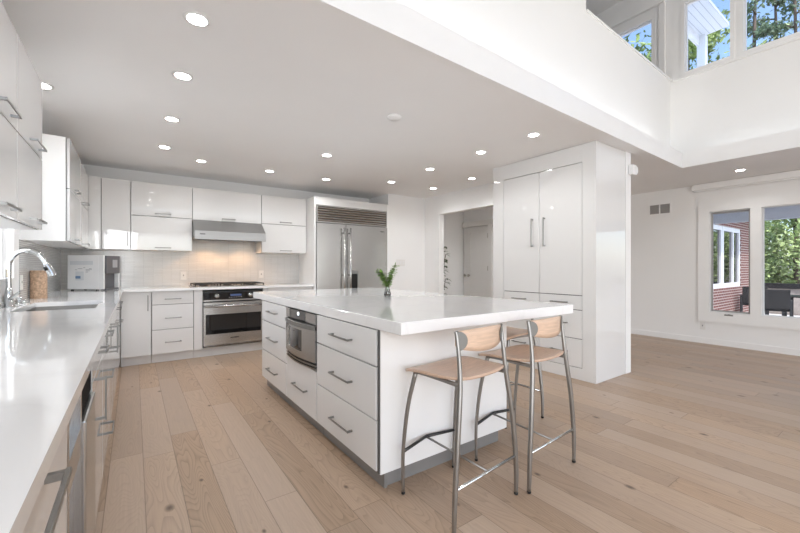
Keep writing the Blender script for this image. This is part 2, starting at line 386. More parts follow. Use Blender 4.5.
def pane_window(name, axis, plane, depth, units, z0, z1, case, fr=.045, sill=False, split=None, casing=True):
    """a window: casing on the room side, one sash frame and pane per unit. axis x: wall at x=plane, room on the side of 'case' sign"""
    to = TOX if axis == 'x' else TOY
    a0 = min(u[0] for u in units); a1 = max(u[1] for u in units)
    s = case
    holes = [(u[0] - fr * .2, u[1] + fr * .2, z0 - fr * .2, z1 + fr * .2) for u in units]
    o = struct(name, panel_holes(bmesh.new(), a0 - .155, a1 + .155, z0 - .165, z1 + .12, holes, plane + s * .032, plane - s * .001, to), 'trim_paint')
    f = struct('window_frame', panel_holes(bmesh.new(), a0 - .05, a1 + .05, z0 - .05, z1 + .05, [(u[0], u[1], z0, z1) for u in units], plane - s * .03, plane - s * .085, to), 'trim_paint', o)
    for u in units:
        g = struct('pane', panel_holes(bmesh.new(), u[0], u[1], z0, z1, [], plane - s * .055, plane - s * .058, to), 'window_glass', o)
    return o
w1 = pane_window('window_1', 'x', 7.2, .1, [(1.482, 1.928), (-.35, 1.345), (-1.95, -.49)], .507, 2.012, -1)
lk = bmesh.new(); box(lk, 7.165, 7.185, 1.66, 1.76, .455, .475); box(lk, 7.16, 7.175, 1.69, 1.72, .46, .48)
struct('window_crank', lk, 'handle_steel', w1)
lk = bmesh.new(); box(lk, 7.17, 7.183, 1.475, 1.487, .86, 1.0)
struct('window_latch', lk, 'handle_steel', w1)
sf = panel_holes(bmesh.new(), 1.482, 1.928, .507, 2.012, [(1.50, 1.91, .525, 1.985)], 7.225, 7.245, TOX)
struct('screen_frame', sf, 'vent_grey', w1)
for i, (a, b) in enumerate(WIN_UP):
    o = struct('window_%d' % (i + 2), panel_holes(bmesh.new(), a - .055, b + .055, 3.695, 4.725, [(a - .01, b + .01, 3.75, 4.66)], UX - .012, UX + .02, TOX), 'trim_paint')
    struct('window_frame', panel_holes(bmesh.new(), a - .03, b + .03, 3.72, 4.69, [(a, b, 3.76, 4.65)], UX + .03, UX + .08, TOX), 'trim_paint', o)
    struct('pane', BX(UX + .055, UX + .058, a, b, 3.76, 4.65), 'window_glass', o)
struct('trim_4', BX(UX - .03, UX - .001, -4.2, 1.99, 3.665, 3.695, bev=.004), 'trim_paint')
struct('trim_5', BX(UX - .05, UX - .001, 2.09, 3.2, 4.80, 4.98, bev=.004), 'trim_paint')
struct('trim_6', BX(UX - .03, UX - .001, 2.08, 2.16, 3.80, 4.80, bev=.004), 'trim_paint')
pane_window('window_7', 'x', -.73, .1, [(3.09, 3.76)], 1.11, 2.12, 1)
pane_window('window_13', 'x', -.73, .1, [(-3.15, -1.95), (-1.85, -.65)], .95, 2.25, 1)  # made-up window out of view, added to go with the left fill lamp
for i, (a, b, z0, z1) in enumerate(FW):
    o = struct('window_%d' % (i + 8), panel_holes(bmesh.new(), a, b, z0, z1, [(a + .06, (a + b) / 2 - .03, z0 + .06, z1 - .06), ((a + b) / 2 + .03, b - .06, z0 + .06, z1 - .06)], -4.24, -4.30, TOY), 'trim_paint')
    struct('pane', BX(a + .06, b - .06, -4.272, -4.268, z0 + .06, z1 - .06), 'window_glass', o)

# closet doors at the end of the hall
d = struct('door_1', BX(6.17, 6.199, 5.44, 6.03, .005, 2.06), 'door_paint')
pn = panel_holes(bmesh.new(), 5.44, 6.03, .005, 2.06, [(5.53, 5.95, .22, .86), (5.53, 5.95, 1.0, 1.95)], 6.16, 6.171, TOX)
struct('door_panel', pn, 'door_paint', d)
for ky in (5.97, 6.085):
    kb = lathe(bmesh.new(), [(.012, 0), (.012, -.03), (.028, -.035), (.032, -.05), (.024, -.062), (0, -.065)], (6.16, ky, .99), 16, 'x'); struct('door_handle', kb, 'nickel', d)
for hz in (.35, 1.1, 1.8): struct('hinge', BX(6.15, 6.161, 5.435, 5.447, hz, hz + .1), 'nickel', d)
struct('door_2', BX(6.17, 6.199, 6.04, 6.17, .005, 2.06), 'door_paint')
bm = bmesh.new(); box(bm, 6.15, 6.199, 5.33, 5.43, 0, 2.075); box(bm, 6.14, 6.199, 5.30, 6.19, 2.075, 2.19); struct('trim_7', bm, 'door_paint')

# ------------------------------------------------------------------ tile and worktops
struct('wall_backsplash', BX(-.722, 2.238, 6.068, 6.0795, .916, 1.398), 'tile_x')
struct('wall_backsplash_hood', BX(.64, 1.535, 6.068, 6.0795, 1.398, 1.80), 'tile_x')
bm = BX(-.7295, -.72, 3.98, 6.066, .916, 1.392); box(bm, -.7295, -.72, .3, 3.98, .916, .975); struct('wall_backsplash_left', bm, 'tile_y')
FL, FB = -.13, 5.46
CT = .914
xs = [-.719, -.60, -.205, -.102, 2.237]; ys = [.05, 3.12, 3.845, 5.425, 6.066]
def off(i, j):
    if i == 3 and j < 3: return True
    return i == 1 and j == 1
solo('worktop', cells(bmesh.new(), xs, ys, off, CT - .032, CT, TOZ), 'quartz', 'L-shaped white quartz worktop on the base cabinets under the sink window and range', 'worktop')
# ------------------------------------------------------------------ cabinets
def P3(face, a, o, z):
    ax, s, p = face
    return (p + s * o, a, z) if ax == 'x' else (a, p + s * o, z)
def fbox(bm, face, a0, a1, o0, o1, z0, z1, bev=0, seg=1):
    p = P3(face, a0, o0, z0); q = P3(face, a1, o1, z1)
    return box(bm, p[0], q[0], p[1], q[1], p[2], q[2], bev, seg)
def bar_handle(face, orient, ac, zc, ln, out=.035, w=.011):
    bm = bmesh.new(); h = ln / 2
    if orient == 'h':
        fbox(bm, face, ac - h, ac + h, out - w * .6, out, zc - w / 2, zc + w / 2, .0015)
        for s in (-1, 1): fbox(bm, face, ac + s * (h - w) - (w / 2), ac + s * (h - w) + w / 2, 0, out - w * .5, zc - w / 2, zc + w / 2)
    else:
        fbox(bm, face, ac - w / 2, ac + w / 2, out - w * .6, out, zc - h, zc + h, .0015)
        for s in (-1, 1): fbox(bm, face, ac - w / 2, ac + w / 2, 0, out - w * .5, zc + s * (h - w) - w / 2, zc + s * (h - w) + w / 2)
    return bm
def cabinet(name, label, face, a0, a1, depth, z0, z1, fronts, group=None, toe=None, gap=.006, sides='white_satin', hout=.035, hw=.011, toe_mat='plinth_white', cat='cabinet'):
    c = P3(face, (a0 + a1) / 2, -depth / 2, 0 if toe else z0)
    r = thing(name, label, cat, c, group)
    bm = bmesh.new(); e = .0006
    fbox(bm, face, a0 + e, a1 - e, -depth, -.024, z0, z1)
    obj('carcass', bm, sides, r)
    bm = bmesh.new(); fbox(bm, face, a0 + .002, a1 - .002, -.0238, -.0215, z0 + .002, z1 - .002); obj('gap_shade', bm, 'gap_grey', r)  # grey sheet behind the fronts: shade of the gaps put into colour
    if toe:
        bm = bmesh.new(); fbox(bm, face, a0 + e, a1 - e, -toe[0] - .018, -toe[0], 0.001, z0 - .0005); obj('plinth', bm, toe_mat, r)
    for f in fronts:
        kind, b0, b1, y0, y1 = f[:5]
        bm = bmesh.new(); fbox(bm, face, b0 + gap / 2, b1 - gap / 2, -.021, 0, y0 + gap / 2, y1 - gap / 2, .0012)
        p = obj(kind, bm, 'white_gloss', r)
        if len(f) > 5:
            obj('handle', bar_handle(face, *f[5:], out=hout, w=hw), 'handle_steel', p)
    return r
FXL = ('x', 1, FL); FYB = ('y', -1, FB)
T = (.05,)
BZ0, BZ1 = .11, .880
# left run, from the camera backwards
cabinet('base_cabinet', 'white gloss drawer cabinet nearest the camera, left of the glass cooler', FXL, .10, 1.188, .588, BZ0, BZ1,
        [('drawer', .10, 1.188, .69, BZ1, 'h', .65, .80, .56), ('drawer', .10, 1.188, .40, .69, 'h', .65, .62, .56), ('drawer', .10, 1.188, BZ0, .40, 'h', .65, .33, .56)], 'base cabinets under the worktop', T, hw=.014)
r = thing('wine_cooler', 'steel-framed glass-door cooler under the worktop, between white drawers and black-topped steel appliance', 'cooler', (-.42, 1.345, 0))
obj('body', BX(-.715, -.16, 1.192, 1.498, .1, BZ1), 'black_plastic', r); obj('plinth', BX(-.2, -.182, 1.192, 1.498, .001, .1), 'plinth_white', r)
dr = obj('door', panel_holes(bmesh.new(), 1.193, 1.497, .105, BZ1 - .004, [(1.225, 1.465, .14, .62), (1.225, 1.465, .70, .845)], -.158, -.13, TOX), 'steel', r)
obj('pane', BX(-.15, -.145, 1.225, 1.465, .14, .845), 'cooler_glass', dr)
bm = bmesh.new()
for z in (.25, .4, .54, .77): box(bm, -.60, -.157, 1.2, 1.49, z, z + .012)
obj('shelf', bm, 'beech', r)
r = thing('dishwasher', 'narrow steel under-counter appliance with black top strip beside glass cooler', 'appliance', (-.42, 1.675, 0))
obj('body', BX(-.715, -.155, 1.502, 1.846, .1, BZ1), 'black_plastic', r); obj('plinth', BX(-.2, -.182, 1.502, 1.846, .001, .1), 'plinth_white', r)
obj('control_panel', BX(-.154, -.134, 1.503, 1.845, .715, BZ1 - .003), 'matte_black', r)
bm = BX(-.154, -.120, 1.503, 1.845, .105, .706, bev=.006, seg=2); obj('door', bm, 'steel_vertical', r)
cabinet('base_cabinet', 'white gloss base cabinet with tall bar handle, next beyond the black-topped appliance', FXL, 1.85, 2.42, .585, BZ0, BZ1,
        [('drawer', 1.85, 2.42, .735, BZ1, 'h', 2.20, .80, .15), ('door', 1.85, 2.42, BZ0, .735, 'v', 2.04, .62, .19)], 'base cabinets under the worktop', T)
cabinet('base_cabinet', 'white gloss three-drawer base cabinet just before the sink, window side', FXL, 2.425, 3.02, .585, BZ0, BZ1,
        [('drawer', 2.425, 3.02, .715, BZ1, 'h', 2.72, .80, .2), ('drawer', 2.425, 3.02, .41, .715, 'h', 2.72, .57, .2), ('drawer', 2.425, 3.02, BZ0, .41, 'h', 2.72, .26, .2)], 'base cabinets under the worktop', T)
cabinet('base_cabinet', 'white gloss two-door base cabinet under the kitchen sink', FXL, 3.025, 3.94, .058, BZ0, BZ1,
        [('door', 3.025, 3.482, BZ0, BZ1, 'v', 3.40, .66, .2), ('door', 3.482, 3.94, BZ0, BZ1, 'v', 3.56, .66, .2)], 'base cabinets under the worktop', T)
cabinet('base_cabinet', 'white gloss drawer-topped base cabinet just past the kitchen sink', FXL, 3.945, 4.66, .585, BZ0, BZ1,
        [('drawer', 3.945, 4.66, .715, BZ1, 'h', 4.30, .80, .2), ('door', 3.945, 4.66, BZ0, .715, 'v', 4.07, .58, .2)], 'base cabinets under the worktop', T)
cabinet('base_cabinet', 'white gloss base cabinet of the window run that meets the corner door', FXL, 4.665, 5.435, .585, BZ0, BZ1,
        [('drawer', 4.665, 5.435, .715, BZ1, 'h', 5.03, .80, .2), ('drawer', 4.665, 5.435, BZ0, .715, 'h', 5.03, .60, .2)], 'base cabinets under the worktop', T)
# back run
cabinet('base_cabinet', 'white gloss corner base cabinet with one door, left of the three-drawer unit by the oven', FYB, -.128, .172, .60, BZ0, BZ1,
        [('door', -.128, .172, BZ0, BZ1, 'v', .137, .745, .19)], 'base cabinets under the worktop', T)
cabinet('base_cabinet', 'white gloss three-drawer base cabinet left of the wall oven', FYB, .175, .625, .60, BZ0, BZ1,
        [('drawer', .175, .625, .716, BZ1, 'h', .397, .785, .18), ('drawer', .175, .625, .408, .716, 'h', .40, .55, .18), ('drawer', .175, .625, BZ0, .408, 'h', .40, .252, .18)], 'base cabinets under the worktop', T)
bm = BX(.628, .726, FB, FB + .6, BZ0, BZ1); r = solo('filler_panel', bm, 'white_gloss', 'narrow white upright panel between three-drawer cabinet and oven', 'panel')
bm = BX(.628, 1.547, FB + .05, FB + .068, .001, BZ0 - .001); solo('plinth', bm, 'plinth_white', 'white toe-kick board under the oven', 'plinth')
bm = BX(1.494, 1.547, FB, FB + .6, BZ0, BZ1); solo('filler_panel', bm, 'white_gloss', 'narrow white upright panel right of the oven, behind the island corner', 'panel')
cabinet('base_cabinet', 'white gloss base cabinet between oven and refrigerator, mostly behind the island', FYB, 1.55, 2.236, .60, BZ0, BZ1,
        [('drawer', 1.55, 2.236, .716, BZ1, 'h', 1.89, .785, .18), ('drawer', 1.55, 2.236, .408, .716, 'h', 1.89, .55, .18), ('drawer', 1.55, 2.236, BZ0, .408, 'h', 1.89, .252, .18)], 'base cabinets under the worktop', T)
# upper cabinets
UF = ('x', 1, -.435); UZ0, UZ1, UZM = 1.393, 2.25, 1.80
def flips(a0, a1, zm, ac, ln): return [('door', a0, a1, zm, UZ1, 'h', ac, zm + .035, ln), ('door', a0, a1, UZ0, zm, 'h', ac, UZ0 + .035, ln)]
G = 'upper cabinets'
cabinet('upper_cabinet', 'white gloss two-flap upper cabinet nearest the camera, above the front of the worktop', UF, 1.82, 2.405, .294, UZ0, UZ1, flips(1.82, 2.405, UZM, 2.19, .24), G)
cabinet('upper_cabinet', 'white gloss two-flap upper cabinet beside the sink window, camera side', UF, 2.408, 2.985, .294, UZ0, UZ1, flips(2.408, 2.985, UZM, 2.77, .24), G)
cabinet('upper_cabinet', 'white upper cabinet whose side panel faces the sink window, beyond the faucet', UF, 4.11, 4.905, .294, UZ0, UZ1, flips(4.125, 4.905, 1.83, 4.51, .2), G)
cabinet('upper_cabinet', 'white gloss two-flap upper cabinet above the water dispenser, next to the corner', UF, 4.908, 5.70, .294, UZ0, UZ1, flips(4.908, 5.70, 1.83, 5.3, .2), G)
UB = ('y', -1, 5.72)
cabinet('upper_cabinet', 'white gloss single tall door upper cabinet in the corner with upright handle', UB, -.434, -.034, .355, UZ0, UZ1,
        [('door', -.32, -.034, UZ0, UZ1, 'v', -.063, 1.525, .17)], G)
bm = BX(-.4345, -.322, 5.702, 5.72, UZ0, UZ1); solo('filler_panel', bm, 'white_gloss', 'white corner strip between the two runs of upper cabinets', 'panel')
cabinet('upper_cabinet', 'white gloss two-flap upper cabinet left of the range hood', UB, -.031, .637, .355, UZ0 + .002, UZ1, flips(-.031, .637, 1.825, .305, .18), G)
cabinet('upper_cabinet', 'white gloss short one-flap upper cabinet above the range hood', UB, .64, 1.54, .355, 1.815, UZ1, [('door', .64, 1.54, 1.815, UZ1, 'h', 1.09, 1.85, .18)], G)
cabinet('upper_cabinet', 'white gloss two-flap upper cabinet between range hood and refrigerator', UB, 1.543, 2.236, .355, UZ0, UZ1, flips(1.543, 2.236, 1.825, 1.90, .18), G)

# ------------------------------------------------------------------ range hood, cooktop, oven
r = thing('range_hood', 'stainless steel range hood with sloping front above the cooktop', 'range hood', (1.09, 5.9, 1.54))
prof = [(6.066, 1.812), (5.70, 1.812), (5.49, 1.655), (5.485, 1.545), (5.52, 1.545), (5.52, 1.57), (6.066, 1.57)]
bm = extrude_profile(bmesh.new(), prof, .642, 1.538, lambda p, q, a: (a, p, q)); obj('canopy', bm, 'hood_steel', r)
bm = bmesh.new()
for k in range(7): box(bm, .70 + k * .055, .735 + k * .055, 5.525, 5.56, 1.548, 1.569)
for k in range(8): box(bm, 1.11 + k * .05, 1.14 + k * .05, 5.525, 5.56, 1.548, 1.569)
obj('baffle', bm, 'black_plastic', r)
bm = bmesh.new()
for k in range(5): box(bm, .70 + k * .013, .710 + k * .013, 5.484, 5.4865, 1.606, 1.619)
obj('badge', bm, 'black_plastic', r)
for x in (.86, 1.32):
    obj('lamp_lens', lathe(bmesh.new(), [(.03, 1.566), (.03, 1.5695)], (x, 5.78, 0), 16), 'warm_lens', r)
    lamp('hood_light', 'SPOT', (x - 1.09, 5.80 - 5.9, .015), 5.0, (1, .56, .27), parent=r, spot_size=2.5, spot_blend=.6, shadow_soft_size=.03)
r = thing('cooktop', 'five-burner gas cooktop with dark iron grates under the range hood', 'cooktop', (1.085, 5.77, CT))
obj('tray', BX(.63, 1.54, 5.51, 6.03, CT, CT + .008, bev=.003), 'steel', r)
for x0 in (.645, .945, 1.245):
    bm = bmesh.new(); x1 = x0 + .28; h0, h1 = CT + .030, CT + .042
    for y in (5.53, 5.66, 5.77, 5.88, 6.0): box(bm, x0, x1, y, y + .014, h0, h1)
    for x in (x0, x0 + .133, x1 - .014): box(bm, x, x + .014, 5.53, 6.014, h0, h1)
    for x in (x0, x1 - .014):
        for y in (5.53, 6.0): box(bm, x, x + .014, y, y + .014, CT + .008, h0)
    obj('grate', bm, 'black_iron', r)
for x, y, s in ((.78, 5.65, .045), (.78, 5.9, .035), (1.085, 5.78, .055), (1.385, 5.65, .035), (1.385, 5.9, .045)):
    obj('burner', lathe(bmesh.new(), [(s, CT + .008), (s, CT + .016), (s * .7, CT + .024), (0, CT + .026)], (x, y, 0), 18), 'black_iron', r)
r = thing('wall_oven', 'stainless built-in oven with black control strip and dark window under the cooktop', 'oven', (1.11, 5.75, .12))
OX0, OX1 = .731, 1.489
obj('body', BX(OX0, OX1, 5.47, 6.0, .125, .86), 'black_plastic', r)
cp = obj('control_panel', BX(OX0 + .004, OX1 - .004, 5.445, 5.469, .750, .842, bev=.002), 'black_glass', r)
for x in (.892, 1.316):
    obj('knob', lathe(bmesh.new(), [(.034, 0), (.034, -.008), (.028, -.012), (.026, -.035), (0, -.037)], (x, 5.4455, .795), 20, 'y'), 'chrome', cp)
obj('display', BX(1.06, 1.20, 5.4435, 5.4448, .79, .815), 'display_blue', cp)
bm = bmesh.new()
for k in range(6): box(bm, 1.04 + k * .03, 1.055 + k * .03, 5.4435, 5.4448, .770, .776)
obj('button', bm, 'label_grey', cp)
obj('top_trim', BX(OX0 + .004, OX1 - .004, 5.445, 5.469, .728, .747), 'steel', r)
dr = obj('door', panel_holes(bmesh.new(), OX0 + .004, OX1 - .004, .155, .712, [(OX0 + .03, OX1 - .03, .295, .555)], 5.437, 5.469, TOY), 'steel', r)
obj('window', BX(OX0 + .03, OX1 - .03, 5.445, 5.452, .295, .555), 'black_glass', dr)
bm = tube(bmesh.new(), [(OX0 + .01, 5.385, .665), (OX1 - .01, 5.385, .665)], .016, 14, False)
for x in (OX0 + .05, OX1 - .05): tube(bm, [(x, 5.385, .665), (x, 5.44, .665)], .012, 10, False)
obj('handle', bm, 'steel', dr)
bm = bmesh.new()
for k in range(6): box(bm, 1.06 + k * .018, 1.074 + k * .018, 5.4355, 5.4368, .225, .238)
obj('badge', bm, 'black_plastic', dr)
bm = bmesh.new()
for z in (.126, .143): box(bm, OX0 + .006, OX1 - .006, 5.440, 5.469, z, z + .007)
obj('vent', bm, 'steel', r)

# ------------------------------------------------------------------ refrigerator in its white surround
r = thing('refrigerator_surround', 'white tall panels framing the built-in refrigerator', 'cabinet', (2.9, 5.75, 0))
bm = BX(2.240, 2.268, 5.42, 6.07, .001, 2.26); obj('side_panel', bm, 'white_satin', r)
bm = BX(3.572, 3.60, 5.42, 6.07, .001, 2.26); obj('side_panel', bm, 'white_satin', r)
obj('top_panel', BX(2.268, 3.572, 5.42, 6.07, 2.14, 2.26), 'white_gloss', r)
r = thing('refrigerator', 'wide stainless built-in refrigerator with louvred top grille and ice dispenser', 'refrigerator', (2.92, 5.75, 0))
RX0, RX1, RS = 2.275, 3.565, 2.772
obj('body', BX(RX0, RX1, 5.455, 6.05, .08, 2.135), 'grey_plastic', r)
obj('plinth', BX(RX0, RX1, 5.48, 5.5, .001, .08), 'plinth_grey', r)
bm = panel_holes(bmesh.new(), RX0, RX1, 1.87, 2.135, [(RX0 + .02, RX1 - .02, 1.888, 2.118)], 5.415, 5.455, TOY); gr = obj('grille', bm, 'steel', r)
for k in range(6):
    z = 1.893 + k * .038
    bm = extrude_profile(bmesh.new(), [(5.418, z), (5.41, z + .01), (5.418, z + .026), (5.440, z + .036), (5.448, z + .036), (5.43, z + .008)], RX0 + .021, RX1 - .021, lambda p, q, a: (a, p, q))
    obj('louvre', bm, 'steel', gr)
def fdoor(x0, x1, hole):
    return panel_holes(bmesh.new(), x0, x1, .085, 1.858, hole, 5.405, 5.45, TOY)
for x0, x1, hx, hole in ((RX0, RS - .004, RS - .055, []), (RS + .004, RX1, RS + .055, [(2.85, 2.985, .80, 1.09)])):
    dr = obj('door', fdoor(x0, x1, hole), 'steel', r)
    bm = tube(bmesh.new(), [(hx, 5.345, .25), (hx, 5.345, 1.80)], .014, 14, False)
    for z in (.35, 1.05, 1.72): tube(bm, [(hx, 5.345, z), (hx, 5.41, z)], .01, 10, False)
    obj('handle', bm, 'steel_vertical', dr)
    if hole:
        obj('ice_dispenser', BX(2.851, 2.984, 5.44, 5.449, .801, 1.089), 'black_plastic', dr)
        obj('dispenser_panel', panel_holes(bmesh.new(), 2.84, 2.995, .79, 1.125, [(2.855, 2.98, .80, 1.07)], 5.401, 5.405, TOY), 'handle_steel', dr)
        obj('badge', BX(3.42, 3.50, 5.4025, 5.4048, 1.775, 1.787), 'gap_grey', dr)

# ------------------------------------------------------------------ island
FI = ('x', -1, 1.037)
IZ0, IZ1 = .10, .851
PG = 'plinth_grey'
cabinet('island_cabinet', 'white island cabinet with three drawers farthest from the bar stools', FI, 3.09, 3.832, .60, IZ0, IZ1,
        [('drawer', 3.09, 3.832, .659, IZ1, 'h', 3.46, .765, .27), ('drawer', 3.09, 3.832, .373, .659, 'h', 3.46, .517, .27), ('drawer', 3.09, 3.832, IZ0, .373, 'h', 3.46, .23, .27)], 'island drawer cabinets', (.05,), toe_mat=PG, gap=.008)
cabinet('island_cabinet', 'white island cabinet with one deep drawer below the built-in microwave', FI, 2.468, 3.087, .60, IZ0, .452,
        [('drawer', 2.468, 3.087, IZ0, .450, 'h', 2.765, .268, .27)], 'island drawer cabinets', (.05,), toe_mat=PG, gap=.008)
cabinet('island_cabinet', 'white island cabinet with three wide drawers nearest the bar stools', FI, 1.676, 2.464, .60, IZ0, IZ1,
        [('drawer', 1.676, 2.464, .654, IZ1, 'h', 2.07, .755, .27), ('drawer', 1.676, 2.464, .371, .654, 'h', 2.07, .512, .27), ('drawer', 1.676, 2.464, IZ0, .371, 'h', 2.07, .225, .27)], 'island drawer cabinets', (.05,), toe_mat=PG, gap=.008)
r = thing('end_panel', 'white island end panel on a grey plinth, facing the bar stools', 'panel', (1.55, 1.68, 0))
obj('panel', BX(1.048, 2.055, 1.652, 1.670, .095, IZ1), 'white_satin', r)
obj('plinth', BX(1.108, 2.015, 1.690, 1.708, .001, .094), PG, r)
obj('gap_shade_strip', BX(1.041, 1.047, 1.655, 1.670, .10, IZ1), 'gap_grey', r)  # dark strip standing in for the shaded gap beside the drawer fronts
r = thing('back_panel', 'white island back under the slab overhang on the pantry side', 'panel', (1.85, 2.75, 0))
obj('panel', BX(1.642, 2.055, 1.672, 3.832, .096, IZ1), 'white_satin', r)
obj('plinth', BX(1.642, 2.015, 1.710, 3.79, .001, .095), PG, r)
solo('island_worktop', BX(1.037, 2.532, 1.452, 4.175, .8525, CT, bev=.003), 'quartz', 'thick white quartz slab top of the kitchen island', 'worktop')
r = thing('microwave', 'stainless drawer microwave with dark window built into the island', 'microwave', (1.3, 2.777, .455))
obj('body', BX(1.045, 1.60, 2.472, 3.084, .456, .848), 'black_plastic', r)
MF = ('x', -1, 1.044)
def mb(a0, a1, o0, o1, z0, z1, bev=0): return fbox(bmesh.new(), MF, a0, a1, o0, o1, z0, z1, bev)
cpn = obj('control_panel', mb(2.66, 3.00, 0, .015, .775, .846, .001), 'black_glass', r)
obj('button', lathe(bmesh.new(), [(.013, 0), (.013, -.004), (0, -.004)], (1.0285, 2.80, .822), 16, 'x'), 'dial_white', cpn)
obj('frame', mb(2.474, 2.658, 0, .014, .775, .846), 'steel', r); obj('frame', mb(3.002, 3.082, 0, .014, .775, .846), 'steel', r)
bm = bmesh.new()
dprof = [(2.474 + .608 * k / 16, .016 + .030 * math.sin(math.pi * k / 16)) for k in range(17)]
def doorstrip(z0, z1, b0=0, b1=16, extra=0):
    for k in range(b0, b1):
        (a0, o0), (a1, o1) = dprof[k], dprof[k + 1]
        v = [bm.verts.new(P3(MF, a, o, z)) for z in (z0, z1) for a, o in ((a0, .001), (a1, .001), (a1, o1 + extra), (a0, o0 + extra))]
        for q in ((0, 1, 2, 3), (7, 6, 5, 4), (0, 4, 5, 1), (1, 5, 6, 2), (2, 6, 7, 3), (3, 7, 4, 0)): bm.faces.new([v[i] for i in q])
    bmesh.ops.remove_doubles(bm, verts=bm.verts[:], dist=1e-5); bmesh.ops.recalc_face_normals(bm, faces=bm.faces[:])
doorstrip(.508, .560); doorstrip(.560, .715, 0, 5); doorstrip(.560, .715, 13, 16); doorstrip(.715, .768)
dr = obj('door', bm, 'steel', r)
bm = bmesh.new(); doorstrip(.560, .715, 5, 13, -.006); obj('window', bm, 'black_glass', dr)
bm = bmesh.new(); doorstrip(.735, .765, 0, 16, .008); obj('handle', bm, 'handle_steel', dr)
for z in (.459, .482):
    bm = bmesh.new(); doorstrip(z, z + .009, 0, 16, -.004); obj('vent', bm, 'steel', r)

# ------------------------------------------------------------------ pantry
r = thing('pantry_cabinet', 'tall white gloss built-in pantry with two doors and small drawers behind the island', 'cabinet', (4.1, 2.6, 0))
PX = 3.795; PY0, PY1 = 1.938, 3.267
FP = ('x', -1, PX)
obj('carcass', BX(PX + .03, 4.425, PY0 + .021, PY1, .001, H - .003), 'white_satin', r)
obj('side_panel', BX(PX, 4.425, PY0, PY0 + .020, .001, H - .003), 'white_gloss', r)
obj('gap_shade', BX(PX + .025, PX + .029, 2.05, 3.12, .1, 2.45), 'gap_grey', r)  # dark sheet deepening the shade between pantry doors and drawers
fr = panel_holes(bmesh.new(), PY0 + .021, PY1, .001, H - .003, [(2.080, 3.098, .122, 2.272)], PX, PX + .022, TOX)
obj('frame', fr, 'white_gloss', r)
bm = BX(PX - .003, PX + .001, 2.080, 3.12, 2.273, H - .006); obj('top_panel', bm, 'white_gloss', r)
def front(kind, a0, a1, z0, z1, *h):
    bm = bmesh.new(); g = .008; fbox(bm, FP, a0 + g / 2, a1 - g / 2, -.022, -.001, z0 + g / 2, z1 - g / 2, .001)
    p = obj(kind, bm, 'white_gloss', r); obj('handle', bar_handle(FP, *h, out=.034, w=.012), 'handle_steel', p)
front('door', 2.59, 3.096, .881, 2.270, 'v', 2.674, 1.577, .33); front('door', 2.082, 2.59, .881, 2.270, 'v', 2.517, 1.577, .33)
for z0, z1, hz in ((.728, .881, .803), (.426, .728, .585), (.124, .426, .28)):
    front('drawer', 2.59, 3.096, z0, z1, 'h', 2.855, hz, .2); front('drawer', 2.082, 2.59, z0, z1, 'h', 2.335, hz, .2)

